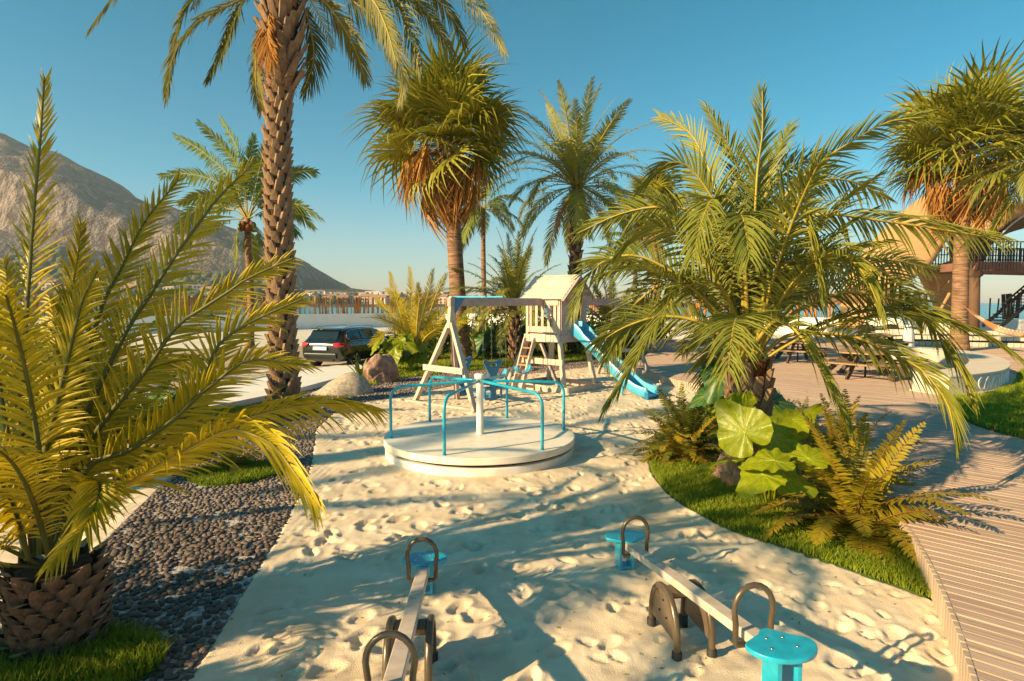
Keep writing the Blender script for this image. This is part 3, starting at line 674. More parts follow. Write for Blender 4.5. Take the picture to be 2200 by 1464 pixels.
# ---------------------------------------------------------------- fronds
def frond_mesh(name, pts, n=60, L=.5, w=.028, seg=3, droop=.25, vang=.35, a0=68, a1=22, start=.16, rr=.018, side=None, mats=None, seed=0, fold=True, jit=.12, prof=None, spine=24, twist=0., curl=0.):
    r = np.random.default_rng(seed + 1000)
    C = catmull(pts, spine); T = nrm(np.gradient(C, axis=0))
    if side is None:
        h = C[-1] - C[0]; h = np.array([h[0], h[1], 0.])
        side = np.cross(nrm(h[None])[0], [0, 0, 1.]) if np.linalg.norm(h) > .05 else np.array([1., 0, 0])
    side = np.array(list(side), float)
    S = nrm(side[None] - (T @ side)[:, None] * T); U = nrm(np.cross(S, T))
    if U[:, 2].mean() < 0: S, U = -S, -U
    if twist:
        a = np.linspace(0, twist, spine)[:, None]; S, U = S * np.cos(a) + U * np.sin(a), U * np.cos(a) - S * np.sin(a)
    # stalk
    k = 5; ang = np.arange(k) * 2 * math.pi / k
    rad = rr * np.linspace(1, .18, spine) ** .9
    ring = C[:, None] + (S[:, None] * np.cos(ang)[None, :, None] * 1.2 + U[:, None] * np.sin(ang)[None, :, None] * .8) * rad[:, None, None]
    Vr = ring.reshape(-1, 3); i = np.arange(spine - 1)[:, None] * k; j = np.arange(k)[None]
    Fr = np.stack([i + j, i + (j + 1) % k, i + k + (j + 1) % k, i + k + j], -1).reshape(-1, 4)
    # leaflets
    s = np.linspace(start, .985, n); s = np.concatenate([s, s + .4 / n]); sg = np.concatenate([np.ones(n), -np.ones(n)])
    s = np.clip(s + r.normal(0, .15 / n, 2 * n), start, .995)
    x = s * (spine - 1); i0 = np.minimum(x.astype(int), spine - 2); f = (x - i0)[:, None]
    lerp = lambda A: A[i0] * (1 - f) + A[i0 + 1] * f
    B = lerp(C); t = nrm(lerp(T)); sd_ = nrm(lerp(S)) * sg[:, None]; u = nrm(lerp(U))
    q = (s - start) / (1 - start)
    ang_ = np.radians(a0 + (a1 - a0) * q ** 1.1 + r.normal(0, 5, 2 * n)); va = vang * (1 - .4 * q) + r.normal(0, jit, 2 * n)
    D = t * np.cos(ang_)[:, None] + (sd_ * np.cos(va)[:, None] + u * np.sin(va)[:, None]) * np.sin(ang_)[:, None]
    pf = (np.clip(q / .14, .45, 1) * (1 - .62 * np.clip((q - .55) / .45, 0, 1) ** 1.6)) if prof is None else prof(q)
    ln = L * pf * r.uniform(.86, 1.08, 2 * n); dr = droop * r.uniform(.6, 1.4, 2 * n)
    tt = np.linspace(0, 1, seg + 1)
    wp = np.interp(tt, [0, .22, .6, 1], [.55, 1, .8, .04]) * w
    Pm = B[:, None] + D[:, None] * (ln[:, None] * tt[None])[..., None] + np.array([0, 0, -1.]) * (ln * dr)[:, None, None] * (tt ** 2)[None, :, None] + curl * t[:, None] * (ln[:, None] * tt[None] ** 2)[..., None]
    Wd = nrm(np.cross(D, u)); Nn = nrm(np.cross(Wd, D))
    wv = Wd[:, None] * (wp[None] * (.55 + .45 * pf[:, None]))[..., None]
    if fold:
        up = Nn[:, None] * (wp * .55)[None, :, None]
        Vl = np.stack([Pm - wv / 2 + up, Pm, Pm + wv / 2 + up], 2); c = 3
    else: Vl = np.stack([Pm - wv / 2, Pm + wv / 2], 2); c = 2
    N2 = 2 * n; base = np.arange(N2)[:, None, None] * ((seg + 1) * c) + np.arange(seg)[None, :, None] * c + np.arange(c - 1)[None, None]
    Fl = np.stack([base, base + 1, base + 1 + c, base + c], -1).reshape(-1, 4) + len(Vr)
    Vv = np.concatenate([Vr, Vl.reshape(-1, 3)]); Ff = np.concatenate([Fr, Fl])
    at = np.concatenate([np.full(len(Vr), .5), np.repeat(np.clip(r.beta(2, 2, N2) + .0, 0, 1), (seg + 1) * c)])
    return mesh_np(name, Vv, Ff, mats, [0] * len(Fr) + [1] * len(Fl), attr=at)
def arc(L, e0, bend, p=1.4, n=9):
    """spine in the XZ plane, leaving at elevation e0 (deg) and bending down by bend degrees"""
    pts = [(0, 0, 0)]; 
    for i in range(1, n):
        s = (i - .5) / (n - 1); e = R(e0 - bend * s ** p); q = pts[-1]; pts.append((q[0] + L / (n - 1) * math.cos(e), 0, q[2] + L / (n - 1) * math.sin(e)))
    return pts
def boot_mesh(w, h, t, out=.35):
    """a cut leaf base: a wedge that leans away from the trunk, +X outwards, cut flat at the top"""
    b = MB(); top = (out * h)
    b.add([(0, -w * .55, -h * .45), (0, w * .55, -h * .45), (t * .5, w * .42, -h * .4), (t * .5, -w * .42, -h * .4),
           (top, -w * .34, h * .5), (top, w * .34, h * .5), (top + t, w * .24, h * .56), (top + t, -w * .24, h * .56)],
          [(0, 1, 5, 4), (1, 2, 6, 5), (2, 3, 7, 6), (3, 0, 4, 7), (0, 3, 2, 1)])
    b.add([(top, -w * .34, h * .5), (top, w * .34, h * .5), (top + t, w * .24, h * .56), (top + t, -w * .24, h * .56)], [(0, 1, 2, 3)], 1)
    return b.mesh('leaf_base', [M_['bark'], M_['boot_end']])
def trunk(t, path, r0, r1, m, n=16, bulge=None, rough=.03):
    C = catmull(path, 30); b = MB(); rad = np.linspace(r0, r1, 30)
    if bulge is not None: rad = rad * np.array([bulge(i / 29) for i in range(30)])
    b.tube([tuple(c) for c in C], list(rad), n); o = b.build('trunk', m, t); return C, rad
def boots(t, C, rad, me, count, z0, z1, size0=1., size1=1., flare=0., jit=.12, rot0=0.):
    n = len(C)
    for i in range(count):
        f = z0 + (z1 - z0) * i / count; x = f * (n - 1); k = min(int(x), n - 2); p = C[k] + (C[k + 1] - C[k]) * (x - k); rr = rad[k] + (rad[k + 1] - rad[k]) * (x - k)
        a = rot0 + i * 2.39996 + random.gauss(0, .05); s = size0 + (size1 - size0) * i / count; s *= random.uniform(1 - jit, 1 + jit)
        put('leaf_base', me, t, (p[0] + math.cos(a) * rr * .88, p[1] + math.sin(a) * rr * .88, p[2]), (random.gauss(0, .06), -flare + random.gauss(0, .07), a), (s, s, s * random.uniform(.9, 1.12)))
def crown(t, top, variants, count, name='frond', z=None, spread=.12, tilt=.1, seed=0):
    """variants: list of (mesh, share); drawn in order from upright to hanging"""
    r_ = random.Random(seed); i = 0
    for me, k in variants:
        for _ in range(k):
            a = i * 2.39996 + r_.gauss(0, .15); i += 1; s = r_.uniform(.86, 1.08)
            put(name, me, t, (top[0] + math.cos(a) * spread, top[1] + math.sin(a) * spread, top[2] + r_.uniform(-.08, .08)), (r_.gauss(0, tilt * 1.5), r_.gauss(0, tilt), a), s)

def date_set(name, L, leaf, n, lw, lf, seg=2, fold=True, stalk='rachis', elev=((82, 30), (65, 50), (45, 65), (22, 75), (-5, 70)), droop=.3, rr=.02, vang=.35, start=.14):
    return [frond_mesh(name, arc(L * random.uniform(.92, 1.06), e + random.uniform(-5, 5), b_), n, leaf, lw, seg, droop, vang, rr=rr, mats=[M_[stalk], M_[lf]], seed=int(e * 10 + L * 7), fold=fold, start=start) for e, b_ in elev]

# ---------------------------------------------------------------- golden stubby palm at the left edge
A0 = Vector((-3.13, 4.0, 0))
pa = thing('date_palm', 'stubby golden palm with very thick trunk and long upright fronds at the left edge', 'palm tree', A0)
C_, rad_ = trunk(pa, [(0, 0, -.05), (0, 0, .3), (0, 0, .60)], .225, .215, M_['bark_dk'], bulge=lambda s: 1 + .1 * math.sin(s * 3.1))
bm_ = boot_mesh(.17, .17, .07, .55)
bmA = MB(); vs = []
for i in range(6):
    s = i / 5
    for j in range(5):
        t_ = (j - 2) / 2; w = .088 * (1 - .62 * s ** 2.2); vs.append((.02 + .115 * s ** 1.3 - .030 * t_ * t_ + .004 * math.sin(5 * s + 9 * t_), w * t_, -.085 + .165 * s - .02 * t_ * t_))
for j in range(5): t_ = (j - 2) / 2; vs.append((.02, .05 * t_, .05))
bmA.add(vs, [(i * 5 + j, i * 5 + j + 1, i * 5 + j + 6, i * 5 + j + 5) for i in range(6) for j in range(4)])
bmA.m[-4:] = [1] * 4
bmA.add([vs[0], vs[10], vs[20], vs[25], (0, -.09, 0)], [(0, 4, 3, 2, 1)]); bmA.add([vs[4], vs[14], vs[24], vs[29], (0, .09, 0)], [(0, 1, 2, 3, 4)])
meA = bmA.mesh('leaf_base', [M_['bark_A_shade'], M_['boot_end']])
for k in range(8):
    for j in range(10):
        a = (j + .5 * (k % 2)) * 2 * math.pi / 10 + random.gauss(0, .06); z = .02 + k * .080
        put('leaf_base', meA, pa, (math.cos(a) * .238, math.sin(a) * .238, z), (random.gauss(0, .10), -.22 + random.gauss(0, .08), a), (random.uniform(.8, 1.0), random.uniform(.68, .84), random.uniform(.85, 1.0)))
def frond_px(t, origin, pts, n=75, L=.42, w=.030, seg=4, droop=.22, leaf='leafA', stalk='rachis', side=None, seed=0, rr=.022, **k):
    """a frond whose stalk passes through given world points"""
    P_ = [Vector(p) - origin for p in pts]
    return put('frond', frond_mesh('frond', P_, n, L, w, seg, droop, mats=[M_[stalk], M_[leaf]], side=side, seed=seed, rr=rr, **k), t)
def path_px(pp, y0, y1): n = len(pp); return [W(p[0], p[1], y0 + (y1 - y0) * (i / (n - 1)) ** 1.2) for i, p in enumerate(pp)]
baseA = A0 + Vector((0, 0, .62))
AF = [
 ([(70, 1195), (48, 950), (49, 800), (72, 461), (84, 330), (95, 165)], 3.95, 3.75, (1, -.25, 0)),
 ([(85, 1190), (88, 1023), (117, 886), (151, 750), (175, 650), (207, 585)], 3.9, 3.5, (1, -.2, 0)),
 ([(95, 1190), (120, 980), (142, 800), (152, 640), (168, 540), (172, 478)], 4.1, 4.5, (.3, 1, 0)),
 ([(100, 1185), (150, 930), (214, 675), (262, 576), (311, 478), (385, 385)], 4.1, 4.7, (-.75, -.35, .5)),
 ([(105, 1190), (165, 950), (257, 740), (320, 638), (377, 550), (426, 483), (470, 425), (545, 350)], 4.1, 4.3, (-.7, -.35, .6)),
 ([(115, 1195), (190, 960), (311, 800), (377, 705), (426, 669), (488, 629), (533, 598), (628, 556)], 4.0, 3.9, (-.55, -.4, .75)),
 ([(125, 1200), (225, 1070), (312, 979), (424, 862), (462, 754), (510, 709), (577, 674), (650, 642)], 4.0, 4.0, (-.55, -.45, .75)),
 ([(120, 1200), (185, 1010), (275, 970), (375, 900), (419, 857), (468, 818), (536, 774), (660, 785)], 3.9, 3.7, (-.45, -.5, .75)),
 ([(120, 1210), (146, 1174), (195, 1116), (273, 1043), (390, 974), (488, 925), (537, 933), (585, 955), (624, 1004), (672, 1072)], 3.75, 3.05, (.55, -.55, .5)),
 ([(130, 1205), (220, 1080), (330, 1000), (430, 935), (520, 903), (591, 883), (673, 870), (755, 872), (812, 885)], 4.1, 4.5, (-.3, -.65, .7)),
 ([(60, 1200), (40, 1130), (18, 1070), (-20, 1010), (-80, 980), (-160, 1010)], 3.8, 3.3, (.1, -1, 0)),
 ([(110, 1205), (165, 1100), (205, 1040), (215, 1060), (185, 1130), (110, 1215)], 3.8, 2.9, (.9, -.1, 0)),
 ([(55, 1195), (10, 900), (-30, 650), (-60, 480)], 3.9, 3.8, (1, -.3, 0)),
 ([(75, 1190), (60, 1000), (30, 700), (10, 560)], 4.2, 4.7, (1, .1, 0)),
 ([(95, 1190), (140, 1000), (230, 860), (330, 790), (420, 770)], 4.3, 5.3, (-.5, -.5, .7)),
 ([(90, 1190), (100, 930), (120, 760), (110, 640)], 4.3, 5.2, (1, 0, 0)),
 ([(90, 1190), (170, 1060), (240, 940), (320, 900), (420, 930)], 4.0, 4.6, (-.4, -.6, .6)),
]
for i, (pp, y0, y1, sd__) in enumerate(AF):
    frond_px(pa, A0, path_px(pp, y0, y1), n=70 if i < 10 else 56, L=(.30 if i < 8 else .40) if i != 11 else .24, side=sd__, seed=i, leaf='leafA', stalk='rachis' if i in (8, 9, 2) else 'rachisD', droop=.14 if i < 8 else .38, vang=.2, w=.022 if i < 8 else .026, a0=56, a1=24)
for i, (e, b_) in enumerate([(74, 40), (60, 50), (46, 60), (30, 60)]):
    me = frond_mesh('frond', arc(2.0, e, b_), 56, .32, .022, 3, .3, .25, mats=[M_['rachisD'], M_['leafA']], seed=50 + i)
    for j in range(5):
        a = R(20 + 330 * ((j * .618 + i * .37) % 1))
        if -.9 < math.cos(a + 1.2) - 1.6: pass; put('frond', me, pa, (math.cos(a) * .08, math.sin(a) * .08, .62), (0, 0, a), random.uniform(.8, 1.1))

# ---------------------------------------------------------------- tall date palm with boots
B0 = G(612, 872)
pb = thing('date_palm', 'tall date palm with a shaggy booted trunk that leaves the top of the picture', 'palm tree', B0)
Bt = W(603, -40, B0.y) - B0
C_, rad_ = trunk(pb, [(0, 0, -.1), Vector((-.03, 0, 3)), Vector((-.02, 0, 6)), Bt - Vector((0, 0, 1.5)), Bt], .27, .225, M_['bark_dk'], bulge=lambda s: 1 + .28 * math.exp(-((s - 0) / .05) ** 2) + .62 * np.clip((s - .75) / .2, 0, 1))
bmB = boot_mesh(.215, .29, .075, .22)
boots(pb, C_, rad_, bmB, 286, .005, .79, 1.0, .86, flare=-.03)
bmB2 = boot_mesh(.20, .60, .06, .34)
boots(pb, C_, rad_, bmB2, 70, .76, .985, 1.0, 1.0, flare=-.1)
fib = MB(); 
for i in range(420):
    a = random.random() * 6.28; s = random.uniform(.77, .9); x = s * 29; k = int(x); rr = rad_[k] * random.uniform(.98, 1.2); p = C_[k]
    q0 = Vector((p[0] + math.cos(a) * rr, p[1] + math.sin(a) * rr, p[2] + random.uniform(-.15, .15))); q1 = q0 + Vector((random.gauss(0, .09), random.gauss(0, .09), random.uniform(-.2, .1)))
    fib.tube([q0, q1], .006, 3, caps=False)
o = fib.build('fibre', M_['coir'], pb)
Btw = B0 + Bt
BF = [
 [(590, -60), (480, -150), (330, -110), (265, -30), (228, 17), (192, 66)],
 [(590, -30), (524, -2), (446, 35), (411, 65), (380, 105), (367, 153), (359, 212)],
 [(590, -20), (540, -10), (524, 5), (502, 52), (481, 105), (448, 168)],
 [(590, 0), (566, 40), (552, 110), (550, 180), (560, 240)],
 [(630, -10), (655, 20), (672, 90), (672, 140), (650, 200)],
 [(640, -10), (690, -2), (742, 65), (769, 122), (784, 172)],
 [(640, -20), (720, -30), (762, 5), (808, 44), (847, 109), (865, 170), (858, 222)],
 [(640, -30), (760, -60), (850, -5), (874, 40), (888, 100), (902, 156)],
 [(640, -40), (760, -80), (860, -30), (917, 26), (952, 79), (972, 116)],
 [(640, -60), (800, -160), (950, -80), (1013, -5), (1048, 44), (1085, 116)],
 [(640, -40), (780, -110), (900, -40), (950, 10), (985, 60), (1000, 105)],
 [(590, -40), (500, -70), (430, -20), (395, 30), (375, 90), (372, 120)],
 [(640, -25), (740, -50), (800, 0), (830, 60), (850, 130)],
 [(600, 0), (580, 30), (577, 90), (590, 130)],
]
for i, pp in enumerate(BF):
    dy = [-.6, -.9, -.3, 1.2, 1.3, .8, .2, -.4, .5, -1.0, 1.4, 1.0, -1.2, -1.0][i]
    frond_px(pb, B0, path_px(pp, B0.y, B0.y + dy), n=66, L=.56, w=.042, seg=3, droop=.35, leaf='leafD' if i == 13 else 'leafB', stalk='rachis', seed=100 + i, rr=.03, vang=.2, a0=58, side=(.75, -.6, .15))
vs = date_set('frond', 3.9, .5, 55, .034, 'leafB', 2, elev=((80, 40), (58, 70), (35, 85)), rr=.03)
crown(pb, Bt, [(vs[0], 7), (vs[1], 9), (vs[2], 9)], 0, seed=2, spread=.25)

# ---------------------------------------------------------------- green date palm at the right of the sand
I0 = G(1605, 1045)
pi_ = thing('date_palm', 'big green arching date palm standing in the grass bed by the deck', 'palm tree', I0)
It = W(1611, 775, I0.y + .05) - I0
C_, rad_ = trunk(pi_, [(-.04, 0, -.1), Vector((-.02, 0, .5)), It * .7, It], .155, .175, M_['coir'], bulge=lambda s: 1 + .12 * math.sin(s * 3))
bmI = boot_mesh(.17, .52, .07, .12)
boots(pi_, C_, rad_, bmI, 44, .12, .88, .85, 1.05, flare=-.12, jit=.2)
bmI2 = boot_mesh(.30, .3, .12, .2); boots(pi_, C_, rad_, bmI2, 14, .0, .26, 1.1, 1.0, flare=.05)
fib = MB()
for i in range(260):
    a = random.random() * 6.28; x = random.uniform(.7, 1.0) * 29; k = min(int(x), 29); rr = rad_[k] * random.uniform(.95, 1.25); p = C_[k]
    q0 = Vector((p[0] + math.cos(a) * rr, p[1] + math.sin(a) * rr, p[2])); q1 = q0 + Vector((random.gauss(0, .04), random.gauss(0, .04), random.uniform(-.1, .16)))
    fib.tube([q0, q1], .004, 3, caps=False)
fib.build('fibre', M_['coir'], pi_)
yI = I0.y
IF = [  # path, end distance, leaf droop
 ([(1600, 770), (1560, 560), (1536, 404), (1518, 354), (1482, 286), (1415, 250)], 8.6, .25),
 ([(1605, 765), (1600, 600), (1597, 404), (1563, 309), (1515, 228)], 8.9, .2),
 ([(1610, 765), (1618, 560), (1627, 377), (1638, 286), (1638, 195)], 7.6, .2),
 ([(1612, 765), (1632, 600), (1645, 422), (1664, 341), (1700, 270)], 8.4, .2),
 ([(1618, 765), (1650, 580), (1677, 440), (1745, 363), (1836, 300), (1909, 262), (1985, 252)], 7.3, .25),
 ([(1620, 770), (1665, 590), (1715, 490), (1768, 460), (1860, 470), (1973, 486), (2064, 500), (2165, 516)], 7.2, .55),
 ([(1622, 775), (1680, 690), (1782, 637), (1836, 628), (1909, 641), (1982, 670), (2036, 754), (2073, 812), (2090, 865)], 7.0, .45),
 ([(1614, 780), (1622, 745), (1633, 725), (1662, 692), (1691, 695), (1727, 732), (1764, 797), (1800, 863), (1820, 905)], 6.3, .5),
 ([(1620, 778), (1690, 722), (1764, 717), (1836, 724), (1909, 757), (1982, 797), (2036, 870), (2052, 945)], 6.6, .55),
 ([(1600, 775), (1580, 680), (1553, 623), (1520, 608), (1473, 615), (1444, 645), (1418, 688), (1382, 745), (1350, 800), (1305, 872)], 6.2, .4),
 ([(1600, 772), (1570, 600), (1518, 470), (1427, 445), (1336, 459), (1240, 502)], 8.8, .3),
 ([(1598, 775), (1550, 680), (1473, 605), (1382, 553), (1314, 555), (1268, 590), (1228, 680)], 8.6, .4),
 ([(1598, 780), (1565, 720), (1540, 700), (1532, 740), (1525, 790), (1520, 845)], 9.2, .3),
 ([(1605, 770), (1590, 600), (1548, 455), (1530, 430), (1510, 470), (1485, 560)], 6.3, .55),
 ([(1612, 770), (1640, 560), (1700, 445), (1732, 480), (1752, 559), (1765, 640)], 6.2, .6),
 ([(1608, 770), (1600, 560), (1590, 470), (1600, 480), (1610, 560)], 5.6, .6),
 ([(1620, 770), (1690, 620), (1790, 560), (1880, 575), (1950, 630), (1990, 700)], 8.5, .45),
 ([(1595, 772), (1530, 640), (1450, 600), (1380, 640), (1330, 700), (1300, 780)], 8.9, .45),
 ([(1595, 775), (1520, 700), (1430, 680), (1350, 700), (1280, 740)], 8.2, .45),
 ([(1615, 768), (1660, 520), (1740, 400), (1830, 390), (1910, 430)], 8.4, .4),
 ([(1605, 768), (1580, 540), (1500, 380), (1440, 350), (1380, 400)], 7.6, .45),
 ([(1608, 768), (1612, 520), (1650, 400), (1720, 350), (1780, 330)], 8.8, .25),
 ([(1618, 772), (1700, 660), (1800, 600), (1900, 560), (2010, 580)], 8.6, .4),
 ([(1600, 770), (1560, 640), (1480, 520), (1400, 490), (1330, 540)], 7.0, .45),
 ([(1616, 770), (1640, 640), (1700, 560), (1790, 540), (1850, 580), (1890, 660)], 6.4, .55),
]
for i, (pp, ye, dr) in enumerate(IF):
    frond_px(pi_, I0, path_px(pp, yI, ye), n=60, L=.54, w=.030, seg=4, droop=dr * .7, leaf='leafI', stalk='rachis', seed=200 + i, rr=.03, side=None if abs(pp[-1][0] - pp[0][0]) < 130 or i == 12 else ((-.5, -.5, .7) if pp[-1][0] > pp[0][0] else (.5, -.5, .7)), vang=.3, start=.24, a0=60, a1=18)
vs = date_set('frond', 2.8, .52, 48, .030, 'leafI', 3, elev=((78, 45), (60, 70), (40, 80)), rr=.028, start=.24, droop=.35)
crown(pi_, It, [(vs[0], 8), (vs[1], 10), (vs[2], 3)], 0, seed=9, spread=.1)

# ---------------------------------------------------------------- other feather palms
def feather_palm(label, base, top, r0, r1, var, counts, name='date_palm', bark='bark', bootn=0, seed=0, tmat='bark_dk', group=None, spread=.15, boot=(.16, .26, .07, .3), path=None, bulge=None):
    t = thing(name, label, 'palm tree', base, random.uniform(0, 6.28) * 0, group)
    tp = Vector(top) - Vector(base)
    C_, rad_ = trunk(t, path or [(0, 0, -.1), tp * .33 + Vector((.02, 0, 0)), tp * .66, tp], r0, r1, M_[tmat], n=14, bulge=bulge)
    if bootn:
        me = boot_mesh(*boot); boots(t, C_, rad_, me, bootn, 0, .97, 1, 1)
    crown(t, tp, list(zip(var, counts)), 0, seed=seed, spread=spread); return t, tp
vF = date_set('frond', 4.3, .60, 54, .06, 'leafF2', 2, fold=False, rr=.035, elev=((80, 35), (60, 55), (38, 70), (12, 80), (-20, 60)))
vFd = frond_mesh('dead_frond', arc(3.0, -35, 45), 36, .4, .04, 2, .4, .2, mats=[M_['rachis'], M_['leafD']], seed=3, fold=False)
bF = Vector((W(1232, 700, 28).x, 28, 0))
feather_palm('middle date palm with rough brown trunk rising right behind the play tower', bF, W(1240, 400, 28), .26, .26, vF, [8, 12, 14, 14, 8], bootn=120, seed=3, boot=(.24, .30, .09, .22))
t_F = bpy.data.objects['date_palm.003']
for j in range(7):
    a = j * .9 + .4; put('dead_frond', vFd, t_F, W(1240, 400, 28) - bF, (0, 0, a), random.uniform(.7, 1))
vG = date_set('frond', 3.1, .46, 46, .05, 'leafI', 2, fold=False, rr=.03, stalk='rachisD', elev=((82, 22), (64, 45), (42, 65), (18, 80), (-10, 75)))
bG = Vector((W(1104, 700, 24).x, 24, 0))
feather_palm('low bushy palm with dark trunk seen under the swing beam', bG, (bG.x + .02, 24, 2.2), .15, .24, vG, [7, 11, 13, 13, 10], bootn=40, seed=5, boot=(.16, .26, .06, .3))
bM = Vector((W(1318, 700, 25).x, 25, 0))
vM = date_set('frond', 2.5, .36, 42, .04, 'leafB', 2, fold=False, rr=.03, stalk='rachisD', elev=((84, 12), (68, 30), (48, 50), (25, 60)))
feather_palm('dark low palm standing just right of the play tower', bM, (bM.x, 25, 1.3), .2, .28, vM, [7, 8, 8, 6], bootn=20, seed=8)
# golden clump left of the swing
bH = Vector((W(895, 745, 20.5).x, 20.5, 0))
pH = thing('low_palm', 'golden low palm clump with stiff feather fronds left of the swing frame', 'palm tree', bH)
HF = [[(890, 750), (870, 700), (850, 640), (838, 586)], [(893, 750), (885, 690), (884, 630), (880, 575)], [(897, 750), (905, 690), (918, 640), (930, 580)], [(897, 750), (915, 700), (935, 640), (958, 590)], [(900, 750), (930, 700), (965, 660), (1005, 640)], [(888, 750), (865, 710), (820, 685), (772, 683)], [(892, 750), (878, 690), (862, 650), (830, 620)], [(900, 750), (935, 715), (985, 690), (1050, 690)], [(894, 750), (896, 700), (900, 650), (898, 610)], [(888, 750), (860, 725), (830, 715), (795, 740)], [(890, 752), (855, 690), (820, 655), (808, 640)], [(897, 750), (920, 720), (950, 705), (985, 725)], [(891, 750), (880, 710), (868, 680), (858, 660)], [(898, 750), (910, 715), (922, 690), (940, 668)]]
for i, pp in enumerate(HF):
    frond_px(pH, bH, path_px(pp, 20.5, 20.5 + [(-1) ** i * .8, .9, -1.2][i % 3]), n=46, L=.36, w=.04, seg=2, droop=.12, leaf='leafA', seed=300 + i, rr=.03, vang=.5, fold=False, start=.08, side=(1, .2, 0))
# dark low palm behind the golden one, left edge
bX = G(180, 925)
pX = thing('low_palm', 'dark low feather palm in the shade behind the golden palm at far left', 'palm tree', bX)
vX = date_set('frond', 2.6, .42, 46, .04, 'leafB', 2, rr=.02, stalk='rachisD', elev=((75, 40), (55, 60), (35, 70), (15, 70)))
crown(pX, (0, 0, .2), list(zip(vX, [6, 8, 9, 7])), 0, seed=4)
bY = G(-60, 830)
pY = thing('low_palm', 'green low feather palm by the shaded wall at the far left edge', 'palm tree', bY)
crown(pY, (0, 0, .5), list(zip(vX, [6, 8, 9, 5])), 0, seed=14)
for o in list(pY.children): o.scale = tuple(s * 1.3 for s in o.scale)
# palm outside the right edge whose fronds hang in
bK = Vector((W(2290, 700, 19).x, 19, .2))
vK = date_set('frond', 3.3, .5, 50, .045, 'leafI', 3, rr=.03, elev=((70, 50), (45, 75), (15, 85), (-10, 60)), droop=.4)
feather_palm('date palm at the right edge with only its drooping frond tips in view', bK, (bK.x, 19, W(2290, 350, 19).z), .25, .25, vK, [5, 10, 12, 10], bootn=30, seed=6)
# palms outside the left edge: their shade falls over the sand and pebbles
vN = date_set('frond', 3.0, .5, 48, .045, 'leafB', 2, rr=.03, elev=((70, 50), (48, 70), (22, 80), (-5, 60)), droop=.35)
feather_palm('date palm standing outside the left edge of the picture', Vector((-7.9, 1.3, 0)), Vector((-7.9, 1.3, 4.6)), .30, .30, vN, [2, 3, 4, 2], bootn=50, seed=21, spread=.2)
feather_palm('tall date palm far outside the left edge', Vector((-15.5, 1.5, 0)), Vector((-15.5, 1.5, 7.8)), .32, .3, vN, [2, 3, 3, 2], bootn=60, seed=23, spread=.2)

low = thing('low_palm', 'unseen low palm added outside the left edge to shade the stubby palm', 'palm tree', Vector((-5.7, 2.35, 0)))  # added out of view to shade the stubby trunk and near pebbles
vL = date_set('frond', 1.9, .4, 46, .04, 'leafB', 2, rr=.02, stalk='rachisD', elev=((80, 30), (60, 60), (40, 70)))
crown(low, (0, 0, .2), list(zip(vL, [8, 12, 9])), 0, seed=31)
# ---------------------------------------------------------------- coconut palms
def coco_palm(label, base, top, r0, r1, L, fr, seed, leaf=.75, n=48):
    t = thing('coconut_palm', label, 'palm tree', base); tp = Vector(top) - Vector(base)
    C_, rad_ = trunk(t, [(0, 0, -.1), tp * .3 + Vector((.12, 0, 0)), tp * .7 + Vector((.05, 0, 0)), tp], r0, r1, M_['ring'], n=12, bulge=lambda s: 1 + .5 * math.exp(-(s / .06) ** 2))
    if fr:
        for i, pp in enumerate(fr):
            e = base.y + [.5, -.8, 1, -1.2][i % 4]
            frond_px(t, Vector(base), [Vector(top)] + path_px(pp, base.y, e), n=n, L=leaf, w=.095, seg=3, droop=.25, leaf='coco', seed=seed + i, rr=.035, side=(-.45 if pp[-1][0] > pp[0][0] else .45, -.5, .7), vang=.15, start=.2, fold=False, a0=62, a1=30)
    vs = [frond_mesh('frond', arc(L, e, b_), n, leaf, .09, 3, .5, .15, a0=62, a1=30, mats=[M_['rachis'], M_['coco']], seed=seed + 40 + e, rr=.035, fold=False, start=.2) for e, b_ in ((70, 60), (40, 80), (5, 70), (-30, 40))]
    crown(t, tp, list(zip(vs, (2, 2, 2, 1) if fr else (5, 8, 7, 3))), 0, seed=seed, spread=.1)
    return t, tp
bC = G(536, 748)
tC, tpC = coco_palm('coconut palm with hanging nuts between the mountain and the tall date palm', bC, W(531, 470, bC.y), .20, .15, 3.4,
  [[(500, 390), (440, 330), (375, 290)], [(515, 370), (475, 310), (426, 262)], [(525, 370), (505, 310), (472, 250)], [(550, 400), (562, 345), (580, 300)], [(480, 400), (410, 375), (344, 378)], [(490, 430), (440, 420), (384, 436)], [(495, 450), (430, 445), (378, 498)], [(520, 470), (510, 500), (508, 560)], [(580, 400), (640, 370), (680, 368)], [(580, 430), (640, 440), (692, 470)], [(570, 440), (630, 450), (675, 490)], [(545, 480), (556, 500), (562, 530)], [(530, 380), (540, 330), (545, 290)]], 400)
nb = MB(); 
for i in range(9):
    a = i * .75; nb.add(*(lambda c: ([c + Vector((v[0] * .16, v[1] * .16, v[2] * .2)) for v in ICO1[0]], [tuple(f) for f in ICO1[1]]))(Vector((math.cos(a) * .3, math.sin(a) * .3, -.35 - .15 * (i % 2)))), sm=True)
    nb.build('coconut', M_['coir'], tC, loc=tpC); nb = MB()
bE = Vector((W(1034, 690, 42).x, 42, 0))
coco_palm('slender far coconut palm right of the tall fan palm', bE, W(1038, 450, 42), .20, .14, 3.4, None, 440)
bL = Vector((W(1358, 690, 48).x, 48, 0))
coco_palm('far coconut palm glimpsed left of the green arching palm', bL, W(1366, 520, 48), .22, .15, 3.2, None, 460)

